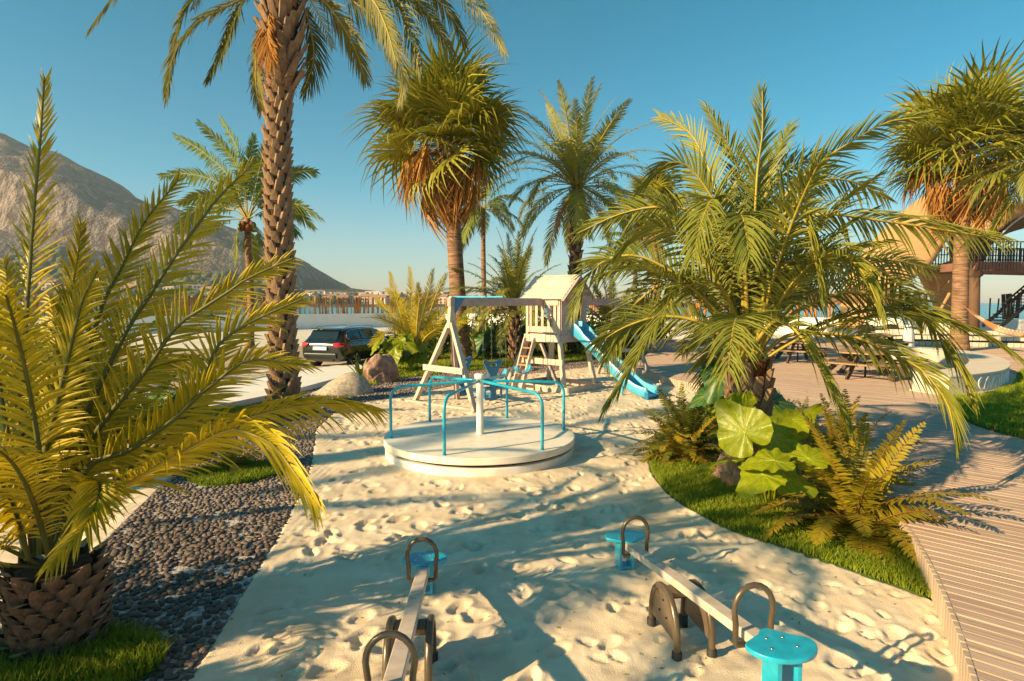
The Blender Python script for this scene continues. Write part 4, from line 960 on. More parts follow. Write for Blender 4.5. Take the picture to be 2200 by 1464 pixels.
# ---------------------------------------------------------------- fan palms
def fan_leaf(name, pet, R_, nseg, lf, stalk, seed, droop=.3, spread=120, ww=.075, fold=.4, thin_=False):
    r = np.random.default_rng(seed); b = MB()
    C = [Vector((pet * s, 0, -.12 * pet * s * s)) for s in np.linspace(0, 1, 5)]
    b.tube(C, [.022, .02, .017, .014, .012], 5); hub = C[-1]
    Vs = []; Fs = []; at = []; n0 = len(b.v); dead = spread < 100
    for i in range(nseg):
        a = R(-spread + 2 * spread * i / (nseg - 1)) + r.normal(0, .03); l = R_ * (1 - .25 * abs(i / (nseg - 1) - .5) * 2) * r.uniform(.85, 1.08)
        lift = .12 * math.cos(a) + .25 * (abs(a) / R(spread)) ** 2 * fold; dr = droop * r.uniform(.5, 1.6)
        d = Vector((math.cos(a), math.sin(a), lift)); sd_ = Vector((-math.sin(a), math.cos(a), 0)); base = len(Vs)
        if dead: d = Vector((.45 * math.cos(a) + r.normal(0, .12), .38 * math.sin(a) + r.normal(0, .08), -.9)).normalized(); sd_ = Vector((r.normal(), r.normal(), 0)).normalized()
        rn = float(np.clip(r.beta(2, 2), 0, 1))
        for s, w in ((.02, .1), (.25, .75), (.5, 1), (.72, .6), (.9, .28), (1.0, .04)):
            ss = max(0, s - .45); c = hub + d * (l * s) + Vector((0, 0, -dr * l * ss * ss * 3.2)); w2 = w * ww / 2
            Vs += [c - sd_ * w2 + Vector((0, 0, .25 * w2)), c + Vector((0, 0, -.5 * w2)), c + sd_ * w2 + Vector((0, 0, .25 * w2))]; at += [rn] * 3
        for k in range(5):
            for j in (0, 1): Fs.append((base + k * 3 + j, base + k * 3 + j + 1, base + k * 3 + j + 4, base + k * 3 + j + 3))
    V = np.array([tuple(v) for v in b.v] + [tuple(v) for v in Vs]); F = [f for f in b.f if len(f) == 4] + [tuple(n0 + i for i in f) for f in Fs]
    nb_ = len([f for f in b.f if len(f) == 4])
    return mesh_np(name, V, np.array(F), [M_[stalk], M_[lf]], [0] * nb_ + [1] * len(Fs), attr=np.array([.5] * n0 + at))
def fan_palm(label, base, top, r0, r1, R_, n_green, n_dead, seed, skirt=1.0, tmat='ring'):
    t = thing('fan_palm', label, 'palm tree', base); tp = Vector(top) - Vector(base); r_ = random.Random(seed)
    C_, rad_ = trunk(t, [(0, 0, -.1), tp * .35 + Vector((0, 0, 0)), tp * .7, tp], r0, r1, M_[tmat], n=16, bulge=lambda s: 1 + .35 * math.exp(-(s / .08) ** 2))
    me = boot_mesh(.2, .55, .06, .28)
    boots(t, C_, rad_, me, 46, .80, 1.0, .8, 1.0, flare=-.1)
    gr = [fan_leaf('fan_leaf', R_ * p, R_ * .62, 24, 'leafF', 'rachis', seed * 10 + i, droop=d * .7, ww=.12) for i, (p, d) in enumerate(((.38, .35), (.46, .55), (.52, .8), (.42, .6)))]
    de = [fan_leaf('dead_leaf', R_ * p, R_ * .56, 15, 'leafD', 'leafD', seed * 10 + 7 + i, droop=d, spread=70, ww=.085) for i, (p, d) in enumerate(((.34, .15), (.52, .2)))]
    for i in range(n_green):
        f = i / n_green; e = 86 - 112 * f ** .85 + r_.gauss(0, 11); a = i * 2.39996 + r_.gauss(0, .2)
        put('fan_leaf', gr[i % 4], t, tp + Vector((math.cos(a) * .15, math.sin(a) * .15, .1 - .4 * f)), (r_.gauss(0, .35), -R(e), a), r_.uniform(.85, 1.1))
    for i in range(n_dead):
        f = i / max(n_dead, 1); e = -8 - 62 * f + r_.gauss(0, 8); a = i * 2.39996 + r_.gauss(0, .3)
        put('dead_leaf', de[i % 2], t, tp + Vector((math.cos(a) * .28, math.sin(a) * .28, -.25 - .75 * skirt * f)), (r_.gauss(0, .3), -R(e), a), r_.uniform(.75, 1.05))
    return t
bD = Vector((W(992, 700, 24).x, 24, 0))
fan_palm('tall fan palm with orange brown skirt of dead leaves behind the swings', bD, W(962, 290, 24), .34, .26, 3.3, 58, 46, 1, 1.25)
bJ = Vector((W(2062, 700, 27).x, 27, .2))
fan_palm('fan palm in front of the ochre building at the right, hammock tied to it', bJ, W(2072, 315, 27), .33, .28, 3.6, 58, 46, 2, 1.25)
bQ = Vector((W(1412, 690, 44).x, 44, 0))
fan_palm('distant fan palm behind the left fronds of the green arching palm', bQ, W(1405, 440, 44), .32, .26, 2.8, 40, 26, 3, 1.0)

# ---------------------------------------------------------------- ferns
def fern_variants(mf, seed, L=.85):
    return [frond_mesh('frond', arc(L * k, e, b_, 1.2), 36, .155, .030, 2, .15, .12, a0=78, a1=55, start=.08, rr=.006, mats=[M_['fernstalk'], M_[mf]], seed=seed + i, fold=False,
            prof=lambda q: np.clip(q / .12, .5, 1) * (1 - q) ** .55 + .05) for i, (e, b_, k) in enumerate(((80, 35, 1.1), (62, 60, 1.05), (42, 75, 1.0), (22, 70, .9)))]
vf = fern_variants('fern', 500); vfd = fern_variants('fernD', 520)
def fern(label, p, s, v, counts, seed):
    t = thing('fern', label, 'fern', p); crown(t, (0, 0, .02), list(zip(v, counts)), 0, seed=seed, spread=.03, tilt=.15)
    for o in list(t.children): o.scale = tuple(c * s for c in o.scale)
    return t
fern('large golden fern at the tip of the grass bed beside the deck edge', G(1835, 1138), 1.42, vf, (7, 12, 15, 13), 1)
fern('upright golden fern behind the large one, next to the broad leaves', G(1800, 1050), 1.3, vf, (9, 10, 9, 5), 2)
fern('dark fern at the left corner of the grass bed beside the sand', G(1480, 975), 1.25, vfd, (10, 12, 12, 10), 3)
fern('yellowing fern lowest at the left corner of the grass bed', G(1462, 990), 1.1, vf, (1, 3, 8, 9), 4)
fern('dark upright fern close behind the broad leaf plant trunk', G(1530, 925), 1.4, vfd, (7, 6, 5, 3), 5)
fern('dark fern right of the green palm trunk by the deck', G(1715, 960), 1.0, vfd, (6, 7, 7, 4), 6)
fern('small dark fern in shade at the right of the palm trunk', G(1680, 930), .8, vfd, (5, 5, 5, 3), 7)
fern('golden fern on the round grass island in the pebbles', G(500, 1010), .8, vf, (3, 5, 6, 6), 8)

# ---------------------------------------------------------------- elephant ears
def taro_mesh(mf, seed, wav=.05):
    """heart shaped blade in the XY plane, tip towards +X, stalk joint at the origin"""
    r_ = random.Random(seed); n = 44; rings = 5; V = [(0, 0, 0)]; F = []
    for k in range(1, rings + 1):
        for i in range(n):
            a = -math.pi + 2 * math.pi * i / n; ca = abs(a)
            rad = .50 * (1 - .10 * math.cos(2 * a)) + .42 * math.exp(-(a / .42) ** 2)
            rad *= 1 - .55 * math.exp(-((math.pi - ca) / .22) ** 2)
            rad *= 1 + .018 * math.sin(14 * a)
            f = k / rings; rr = rad * f
            rr *= 1 + .035 * f * math.sin(22 * a + seed) * (a % .7 > .3); z = .10 * f * f * math.cos(a * 2) * -.6 + .040 * f * math.cos(13 * a) * f + .03 * f ** 3 * math.sin(9 * a + seed) - .16 * (rr * max(math.cos(a), 0)) ** 2 - .10 * (rr * math.sin(a)) ** 2 + .02 * f * f * math.sin(5 * a + seed)
            V.append((rr * math.cos(a) + .0, rr * math.sin(a), z))
    for i in range(n): F.append((0, 1 + i, 1 + (i + 1) % n))
    for k in range(rings - 1):
        for i in range(n): F.append((1 + k * n + i, 1 + (k + 1) * n + i, 1 + (k + 1) * n + (i + 1) % n, 1 + k * n + (i + 1) % n))
    b = MB(); b.add(V, F, 0, True)
    for a in (0, .32, -.32, .72, -.72, 1.25, -1.25, 1.9, -1.9, 2.55, -2.55):
        i = round((a + math.pi) / (2 * math.pi) * n) % n; pts = [Vector(V[0]) + Vector((0, 0, .004))] + [Vector(V[1 + k * n + i]) + Vector((0, 0, .006)) for k in range(rings)]
        b.tube(pts, [.007, .006, .005, .004, .003, .0015] if a else [.011, .010, .008, .006, .004, .002], 4, 1, caps=False)
    return b.mesh('leaf_blade', [M_[mf], M_['vein']])
tm = [taro_mesh('taro', i) for i in range(2)]; tmd = [taro_mesh('taroD', 7 + i) for i in range(2)]
def taro(label, base, leaves, v, cat='plant'):
    t = thing('elephant_ear', label, cat, base)
    for i, (p, nrm_, tip, s) in enumerate(leaves):
        p = Vector(p) - Vector(base); z = Vector(nrm_).normalized(); x = Vector(tip); x = (x - z * x.dot(z)).normalized(); y = z.cross(x)
        me = v[i % len(v)]; o = put('leaf', me, t); o.matrix_local = Matrix.Translation(p) @ Matrix((x, y, z)).transposed().to_4x4() @ Matrix.Scale(s, 4)
        root = Vector((random.uniform(-.05, .05), random.uniform(-.05, .05), 0)); mid = (root + p) / 2 + Vector((p.x * -.15, p.y * -.15, p.z * .2))
        MB().tube([tuple(c) for c in catmull([root, mid, p + z * -.005], 9)], [.016 * s + .006 - .0012 * k for k in range(9)], 6).build('stalk', M_['taro'] if v is tm else M_['taroD'], t)
    return t
b_ = G(1650, 1090)
taro('elephant ear plant with one huge upright yellow green leaf before the palm trunk', b_, [
 (W(1600, 930, 6.35), (-.45, -.85, .30), (-.62, .1, .75), .54), (W(1700, 905, 6.8), (-.5, -.3, .9), (.85, .2, .65), .50), (W(1665, 990, 6.0), (-.1, -.25, 1), (-.9, .1, .0), .42),
 (W(1640, 1020, 6.0), (-.2, -.5, 1), (-.9, -.5, -.2), .42), (W(1680, 1025, 6.1), (.1, -.55, .9), (.95, -.2, -.3), .44), (W(1735, 985, 6.3), (-.2, -.5, .9), (.9, .2, .1), .40), (W(1660, 940, 6.7), (-.3, -.7, .5), (.6, .1, .1), .5), (W(1570, 990, 6.6), (-.1, .2, 1), (-.8, .3, .35), .40), (W(1590, 870, 7.2), (-.3, -.4, .8), (-.7, .2, .2), .45)], tm)
b_ = G(1560, 905)
taro('dark elephant ear with a round leaf left of the palm trunk', b_, [(W(1548, 805, 8.7), (-.3, -.85, .35), (-.3, .1, -.9), .52), (W(1655, 862, 9.0), (.2, -.7, .6), (.9, 0, .0), .55), (W(1520, 850, 8.9), (-.5, -.4, .7), (-.8, .2, -.2), .4)], tmd)
def taro_rand(label, base, n, h, s, v, seed):
    r_ = random.Random(seed); L = []
    for i in range(n):
        a = i * 2.4 + r_.random(); rr = r_.uniform(.2, .65) * s; z = h * r_.uniform(.45, 1)
        L.append((Vector(base) + Vector((math.cos(a) * rr, math.sin(a) * rr, z)), (math.cos(a) * .5 - .3, math.sin(a) * .5 - .4, .7), (math.cos(a), math.sin(a), -.25), s * r_.uniform(.7, 1.1)))
    return taro(label, base, L, v)
taro_rand('bright elephant ear plant behind the red rock', G(848, 803), 9, 1.15, .85, tm, 1)
taro_rand('low elephant ear plant between the red rock and the swing frame', G(895, 800), 7, .7, .55, tm, 2)
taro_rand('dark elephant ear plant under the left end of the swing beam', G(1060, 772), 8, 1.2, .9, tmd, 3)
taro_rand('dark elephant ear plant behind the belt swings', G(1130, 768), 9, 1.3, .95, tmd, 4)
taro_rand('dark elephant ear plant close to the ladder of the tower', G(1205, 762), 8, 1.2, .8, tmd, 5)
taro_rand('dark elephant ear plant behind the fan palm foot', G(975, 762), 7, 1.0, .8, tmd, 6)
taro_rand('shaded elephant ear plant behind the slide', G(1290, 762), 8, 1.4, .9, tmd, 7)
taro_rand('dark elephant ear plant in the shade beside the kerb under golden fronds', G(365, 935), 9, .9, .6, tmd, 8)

# strap leaved clumps
def strap_mesh(L, w, e, bend, seed):
    C = catmull(arc(L, e, bend), 8); n = len(C); V = []; 
    for i, c in enumerate(C):
        ww = w * math.sin(math.pi * min(.12 + .88 * i / (n - 1), .985)) ** .6 / 2
        V += [(c[0], -ww, c[2] + ww * .4), (c[0], 0, c[2]), (c[0], ww, c[2] + ww * .4)]
    F = [(3 * i + j, 3 * i + j + 1, 3 * i + j + 4, 3 * i + j + 3) for i in range(n - 1) for j in (0, 1)]
    return mesh_np('leaf', V, F, [M_['strap']], attr=[random.random()] * len(V))
sm_ = [strap_mesh(1, .11, e, b_, i) for i, (e, b_) in enumerate(((82, 25), (65, 50), (45, 75), (25, 70)))]
def strap(label, p, s, counts, seed):
    t = thing('strap_plant', label, 'plant', p); crown(t, (0, 0, 0), list(zip(sm_, counts)), 0, name='leaf', seed=seed, spread=.05, tilt=.2)
    for o in list(t.children): o.scale = tuple(c * s for c in o.scale)
strap('spiky strap leaved plant left of the red rock', G(775, 820), .72, (6, 9, 10, 8), 1)
strap('tall strap leaved plant in the middle of the dark shrubs', G(1035, 770), 1.5, (10, 12, 10, 6), 2)
strap('strap leaved plant behind the second belt swing', G(1155, 764), 1.2, (8, 9, 8, 6), 3)
strap('strap leaved plant under the tower by the ladder', G(1250, 765), 1.0, (8, 8, 8, 6), 4)
strap('strap leaved plant between low golden palm and fan palm', G(935, 775), .9, (8, 8, 8, 6), 5)
strap('strap leaved plant behind the slide foot', G(1330, 768), 1.2, (8, 8, 8, 6), 6)
# leafy shrubs
def shrub(label, p, rx, ry, h, n, seed, m='shrub', ls=.09):
    t = thing('shrub', label, 'shrub', p); r = np.random.default_rng(seed)
    q = nrm(r.normal(size=(n, 3))) * (r.random((n, 1)) ** .35) * (1 + .25 * r.normal(size=(n, 1)) * .4); q[:, 2] = abs(q[:, 2]); q = q * [rx, ry, h]
    a = nrm(r.normal(size=(n, 3))); b = nrm(np.cross(a, r.normal(size=(n, 3)))); s = ls * r.uniform(.6, 1.3, (n, 1))
    V = np.stack([q, q + a * s * .5 + b * s * .28, q + a * s, q + a * s * .5 - b * s * .28], 1)
    F = np.arange(n * 4).reshape(-1, 4)
    put('foliage', mesh_np('foliage', V, F, [M_[m]], attr=np.repeat(r.random(n), 4)), t)
    st = MB()
    for k in range(6):
        an = k * 1.05; st.tube([(0, 0, 0), (math.cos(an) * rx * .4, math.sin(an) * ry * .4, h * .7)], .02, 5)
    st.build('stem', M_['bark'], t)
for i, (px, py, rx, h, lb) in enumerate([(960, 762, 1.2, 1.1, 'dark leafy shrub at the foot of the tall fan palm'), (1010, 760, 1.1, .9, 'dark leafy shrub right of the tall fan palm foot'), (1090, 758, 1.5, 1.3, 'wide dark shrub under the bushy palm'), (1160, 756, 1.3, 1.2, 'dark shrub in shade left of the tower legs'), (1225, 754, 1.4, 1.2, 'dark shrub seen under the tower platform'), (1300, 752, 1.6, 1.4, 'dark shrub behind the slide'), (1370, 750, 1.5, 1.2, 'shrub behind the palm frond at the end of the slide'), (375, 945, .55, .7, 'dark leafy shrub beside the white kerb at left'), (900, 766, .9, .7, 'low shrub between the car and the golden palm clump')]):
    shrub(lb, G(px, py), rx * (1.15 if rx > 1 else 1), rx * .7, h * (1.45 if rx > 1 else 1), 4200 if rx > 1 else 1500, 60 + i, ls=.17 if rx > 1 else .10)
# ---------------------------------------------------------------- merry-go-round
mc = Vector((-.52, 9.65, 0))
mg_ = thing('merry_go_round', 'round ivory merry-go-round with six turquoise rails in the middle of the sand', 'merry-go-round', mc)
RB = 1.535
MB().lathe([(1.515, -.05), (1.515, .098), (1.514, .104), (1.509, .110), (1.503, .112), (1.49, .112), (0, .112)], n=128).build('base', M_['mgr2'], mg_)
MB().lathe([(0, .165), (1.42, .165), (1.42, .105), (1.43, .105)], n=64).build('spacer', M_['rubber'], mg_)
MB().lathe([(0, .160), (RB - .02, .160), (RB - .012, .160), (RB - .003, .163), (RB, .170), (RB, .180), (RB, .246), (RB, .254), (RB - .003, .260), (RB - .011, .264), (RB - .02, .264), (0, .264)], n=128).build('platform', M_['mgr'], mg_)
MB().lathe([(.066, .262), (.064, .30), (.058, .32), (.058, 1.10), (.062, 1.11), (.062, 1.16), (.08, 1.165), (.088, 1.18), (.088, 1.235), (.075, 1.25), (0, 1.252)], n=32).build('centre_pole', M_['mgr2'], mg_)
MB().lathe([(.058, 1.11), (.068, 1.112), (.068, 1.12), (.058, 1.122)], n=24).build('pole_ring', M_['mgr'], mg_)
pr_ = [(1.42, 0, .262)] + [(1.42, 0, .262 + .62 * k / 4) for k in range(1, 5)]
for k in range(1, 9):
    a = R(k * 79 / 8); pr_.append((1.42 - .20 * (1 - math.cos(a)), 0, .882 + .20 * math.sin(a)))
e = pr_[-1]; pr_ += [(e[0] + (.05 - e[0]) * k / 4, 0, e[2] + (1.135 - e[2]) * k / 4) for k in range(1, 5)]
rb = MB().tube(pr_, .0235, 14); rm = rb.mesh('rail', M_['cyan'])
fl = MB().lathe([(.05, .262), (.05, .272), (.028, .276), (.0, .276)], n=20).mesh('flange', M_['cyan'])
for k in range(6):
    a = R(-107.5 + 60 * k); o = put('rail', rm, mg_, (0, 0, 0), (0, 0, a)); put('flange', MB().lathe([(.036, .262), (.036, .268), (.0, .268)], c=(1.42, 0, 0), n=20).mesh('flange', M_['cyan']), o)

# ---------------------------------------------------------------- seesaws
def seesaw(label, c, yaw, grp):
    t = thing('seesaw', label, 'seesaw', c, yaw, grp)           # local +Y runs to the low far end
    zc, sl = .41, -.155                                          # board height at the pivot and its slope
    zb = lambda y: zc + sl * y
    b = MB(); b.bar((0, -1.06, zb(-1.06)), (0, 1.06, zb(1.06)), .095, .058); b.build('board', M_['beam'], t, bevel=.006)
    for s in (-1, 1):                                            # pivot arches, one each side of the board
        x = .125 * s; pts = [(x, -.225, .0), (x, -.225, .06)]
        for k in range(13):
            a = math.pi * k / 12; pts.append((x, -.225 * math.cos(a), .09 + .30 * math.sin(a) ** .85))
        pts += [(x, .225, .06), (x, .225, .0)]
        MB().tube(pts, .024, 12).build('arch', M_['bronze'], t)
        pl = [(-.21 * math.cos(math.pi * k / 12), .10 + .275 * math.sin(math.pi * k / 12) ** .85) for k in range(13)]
        bb = MB(); M2 = Matrix(((0, 0, 1), (1, 0, 0), (0, 1, 0))); bb.prism(pl, x - .006, x + .006, M=M2); p = bb.build('side_plate', M_['plate'], t)
        for yy_ in (-.06, .06, 0):
            MB().tube([(x + s * .006, yy_, .2 + (.1 if yy_ == 0 else 0)), (x + s * .014, yy_, .2 + (.1 if yy_ == 0 else 0))], .008, 8).build('bolt', M_['rubber'], p)
        for yy_ in (-.225, .225): MB().lathe([(.034, -.05), (.034, .05), (.026, .055)], (x, yy_, 0), 16).build('foot_cap', M_['rubber'], t)
    MB().tube([(-.13, 0, zc - .075), (.13, 0, zc - .075)], .03, 14).build('axle', M_['bronze'], t)
    MB().box((0, 0, zc - .05), (.20, .13, .035)).build('bracket', M_['bronze'], t, bevel=.004)
    for s in (-1, 1):
        yh = .93 * s; z = zb(yh); w = .105; h = .37
        pts = [(-.045, yh, z - .045), (-w + .01, yh, z - .045), (-w, yh, z - .03), (-w, yh, z + .07), (-w - .006, yh, z + .12)]
        for k in range(11):
            a = math.pi * k / 10; pts.append((-(w + .010) * math.cos(a), yh, z + .155 + .135 * math.sin(a)))
        pts += [(w + .006, yh, z + .12), (w, yh, z + .07), (w, yh, z - .03), (w - .01, yh, z - .045), (.045, yh, z - .045)]
        MB().tube(pts, .0165, 12).build('handle', M_['bronze'], t)
        ys = 1.18 * s; zz = zb(1.18 * s) + .065
        out = []
        for k in range(48):
            a = 2 * math.pi * k / 48; r = .125 + .055 * abs(math.sin(a)) ** 1.5
            yv = math.cos(a); xx = math.sin(a) * (.185 if yv * s > -.2 else .185 - .10 * min(1, (-yv * s - .2) / .5)); out.append((xx, ys + yv * .145 + (.0)))
        st = MB().prism(out, zz - .028, zz, M=None).build('seat', M_['cyan'], t, bevel=.006)
        for hx, hy in ((-.07, -.04), (.07, -.04), (-.045, .05), (.045, .05)): MB().lathe([(.009, 0), (.009, .0025), (0, .003)], (hx, ys + hy, zz), 10).build('screw', M_['steel'], st)
        zt = zz - .03; zl = max(.0, zt - .30)
        for q in (-.055, .055): MB().box((q, ys + .02 * s, (zt + zl) / 2), (.022, .14, zt - zl)).build('seat_support', M_['cyan'], t)
        MB().box((0, ys + .02 * s, zl + .012), (.11, .12, .02)).build('seat_foot', M_['cyan'], t)
seesaw('seesaw nearer the left, its near end cut by the bottom of the picture', Vector((-.64, 3.66, 0)), R(4), 'seesaws in the sand')
seesaw('seesaw at the right of the sand with both seats in view', Vector((1.20, 4.14, 0)), R(8.5), 'seesaws in the sand')

# ---------------------------------------------------------------- play set
u_ = Vector((.68, .733, 0)).normalized(); v_ = Vector((u_.y, -u_.x, 0))      # along the beam; towards the right-near side
ps = thing('swing_frame', 'pale timber swing frame with long beam and A-shaped end legs', 'swing set', (0, 0, 0))
BZ = 2.41; bs = Vector((-1.38, 14.0, 0)); up = Vector((0, 0, 1))
def pt(t, w=0, z=0): return bs + u_ * t + v_ * w + up * z
MB().bar(pt(-.12, 0, BZ), pt(3.42, 0, BZ), .12, .20).build('beam', M_['pgpink_shade'], ps, bevel=.006)
for nm, p, q, w, h, m in (('leg', pt(-.30, -1.05, 0), pt(-.06, -.04, 1.92), .085, .12, 'pgwood'), ('leg', pt(-.30, 1.05, 0), pt(-.06, .04, 1.92), .085, .12, 'pgwood'),
                          ('leg', pt(.62, -.55, 0), pt(-.02, 0, 1.92), .1, .1, 'pgpink_shade'), ('post', pt(-.07, 0, 1.80), pt(.0, 0, BZ + .12), .10, .16, 'pgwood'), ('cross_brace', pt(-.30, -.72, .86), pt(-.30, .66, .86), .14, .05, 'pgwood')):
    MB().bar(p, q, w, h, up=u_).build(nm, M_[m], ps, bevel=.005)
def tri(p, s1, s2, th=.13):
    b = MB(); a = p; n_ = v_ * th / 2
    P = [p, p + u_ * s1, p - up * s2]; vs = [x - n_ for x in P] + [x + n_ for x in P]
    return b.add(vs, [(0, 1, 2), (5, 4, 3), (0, 3, 4, 1), (1, 4, 5, 2), (2, 5, 3, 0)])
tri(pt(.02, 0, BZ + .085), .30, .36, .15).build('corner_bracket', M_['blue'], ps)
MB().bar(pt(3.26, 0, BZ), pt(3.40, 0, BZ), .145, .215).build('end_bracket', M_['blue'], ps)
MB().bar(pt(-.46, -1.2, .02), pt(-.20, 1.15, .02), .08, .05).build('ground_rail', M_['pgwood'], ps)
# right hand end
MB().bar(pt(4.55, 0, BZ), pt(7.2, 0, BZ), .12, .20).build('beam', M_['pgpink_shade'], ps, bevel=.006)
for w in (-1.0, 1.0): MB().bar(pt(7.35, w, 0), pt(7.1, w * .05, BZ + .1), .085, .12, up=u_).build('leg', M_['pgpink_shade'], ps, bevel=.005)
MB().bar(pt(7.3, -.7, .86), pt(7.3, .7, .86), .13, .05, up=u_).build('cross_brace', M_['pgpink_shade'], ps)
MB().bar(pt(7.0, 0, BZ), pt(7.24, 0, BZ), .145, .215).build('end_bracket', M_['blue'], ps)
def chain(b, p, q): b.tube([p, q], .011, 5, caps=False)
def chain_obj(parent, p, q):
    L = (q - p).length; n = int(L / .075); b = MB(); d = (q - p) / L
    for i in range(n):
        c = p + d * ((i + .5) * L / n); s = Vector((.013, 0, 0)) if i % 2 else Vector((0, .013, 0))
        b.tube([c - d * .03 - s, c - d * .03 + s, c + d * .03 + s, c + d * .03 - s, c - d * .03 - s], .0055, 4, caps=False)
    b.build('chain', M_['chain'], parent)
# glider
gl = thing('glider_swing', 'blue two seat glider hanging from turquoise bars at the left end of the beam', 'swing', pt(.80, 0, 0)); go = pt(.80, 0, 0)
def gp(t, w, z): return pt(t, w, z) - go
for t in (.52, 1.10): MB().bar(gp(t, -.58, BZ + .125), gp(t, .58, BZ + .125), .05, .035).build('hanger_bar', M_['slide'], gl)
for sgn in (-1, 1):
    w = .52 * sgn
    prof_ = [(-.27, .92), (-.31, .98), (-.25, 1.05), (-.12, 1.0), (0, .985), (.12, 1.0), (.25, 1.05), (.31, .98), (.27, .92), (.13, .70), (.10, .50), (.09, .30), (.13, .08), (.10, .03), (-.10, .03), (-.13, .08), (-.09, .30), (-.10, .50), (-.13, .70)]
    hole = [(-.15, .945), (.15, .945), (.11, .865), (-.11, .865)]
    # plate with a slot: built from strips round the slot
    b = MB(); th = .045
    def pr(poly):
        vs = [gp(.80 + x, w - th / 2, z) for x, z in poly] + [gp(.80 + x, w + th / 2, z) for x, z in poly]; n = len(poly)
        b.add(vs, [tuple(range(n)), tuple(range(n, 2 * n))[::-1]] + [(i, n + i, n + (i + 1) % n, (i + 1) % n) for i in range(n)])
    pr([(-.31, .98), (-.25, 1.05), (-.12, 1.0), (-.14, .95)]); pr([(-.14, .95), (-.12, 1.0), (0, .985), (.12, 1.0), (.14, .95)]); pr([(.14, .95), (.12, 1.0), (.25, 1.05), (.31, .98)])
    pr([(-.31, .98), (-.14, .95), (-.11, .88), (-.25, .88)]); pr([(.31, .98), (.25, .88), (.11, .88), (.14, .95)])
    pr([(-.25, .88), (-.11, .88), (.11, .88), (.25, .88), (.13, .70), (.10, .50), (.09, .30), (-.09, .30), (-.10, .50), (-.13, .70)])
    pr([(-.09, .30), (.09, .30), (.12, .06), (-.12, .06)])
    b.build('back_plate', M_['blue'], gl, bevel=.008)
    for s in (-1, 1):
        fr_ = [gp(.80 + s * .10, w, .34), gp(.80 + s * .18, w, .38), gp(.80 + s * .27, w, .36), gp(.80 + s * .28, w, .22), gp(.80 + s * .25, w, .12), gp(.80 + s * .12, w, .11)]
        MB().tube([tuple(c) for c in catmull(fr_, 14)], .028, 8).build('foot_rest', M_['blue'], gl)
    for t in (.52, 1.10): chain_obj(gl, gp(t, w * .9, 1.02), gp(t, w * .95, BZ + .11))
    MB().box(gp(.80, w * .62, .48), (.24, .22, .05), Matrix((u_, v_, up)).transposed()).build('seat', M_['blue'], gl, bevel=.01)
MB().bar(gp(.80, -.5, .44), gp(.80, .5, .44), .07, .05).build('seat_beam', M_['blue'], gl)
MB().bar(gp(.80, -.5, .20), gp(.80, .5, .20), .05, .04).build('foot_beam', M_['blue'], gl)
# belt swings
def belt(label, t0, t1, z):
    c = pt((t0 + t1) / 2, 0, 0); s = thing('belt_swing', label, 'swing', c, 0, 'belt swings under the beam')
    prof_ = [(t0 - .0, z + .20), (t0 + .03, z + .10), (t0 + .12, z + .02), ((t0 + t1) / 2, z - .02), (t1 - .12, z + .02), (t1 - .03, z + .10), (t1, z + .20)]
    C = catmull([pt(a, 0, b_) - c for a, b_ in prof_], 20); b = MB(); vs = []
    for i, q in enumerate(C):
        ww = .035 + .055 * math.sin(math.pi * min(1, max(0, i / 19)))
        if i < 5 or i > 14: ww = .07
        if i in (0, 19): ww = .03
        T = nrm((C[min(i + 1, 19)] - C[max(i - 1, 0)])[None])[0]; N_ = Vector(list(np.cross(T, list(v_)))) * .012
        for a in (-1, 1):
            for b2 in (-1, 1): vs.append(Vector(list(q)) + v_ * ww * a + N_ * b2)
    fs = []
    for i in range(19):
        k = i * 4
        for a, b2 in ((0, 1), (1, 3), (3, 2), (2, 0)): fs.append((k + a, k + b2, k + 4 + b2, k + 4 + a))
    b.add(vs, fs, 0, True); b.build('seat', M_['slide'], s)
    for tt_ in (t0, t1): chain_obj(s, pt(tt_, 0, z + .20) - c, pt(tt_, 0, BZ - .1) - c)
belt('pale blue belt swing beside the glider', 1.28, 1.80, .50); belt('pale blue belt swing nearest the tower', 2.18, 2.72, .54)

# tower
tw0 = Vector((1.27, 16.05, 0))                    # near corner of the platform
tw = thing('play_tower', 'timber play tower with plank roof, slatted side and ladder', 'play tower', tw0)
S = 1.12; PZ = 1.52
def tp(a, b, z): return u_ * a - v_ * b + up * z   # a along the beam, b away from the slide side
wood, pink_shade = M_['pgwood'], M_['pgpink_shade']
for a, b_ in ((0, 0), (S, 0), (0, S), (S, S)):
    da = -.16 if a == 0 else .16; db = -.30 if b_ == 0 else .30
    MB().bar(tp(a + da, b_ + db, 0), tp(a, b_, PZ), .09, .13, up=u_).build('leg', wood, tw, bevel=.005)
    MB().bar(tp(a, b_, PZ - .1), tp(a, b_, 2.50), .085, .085, up=u_).build('corner_post', wood, tw, bevel=.004)
MB().bar(tp(-.02, -.06, .0), tp(-.02, S * .55, PZ - .25), .06, .10, up=u_).build('leg', pink_shade, tw)
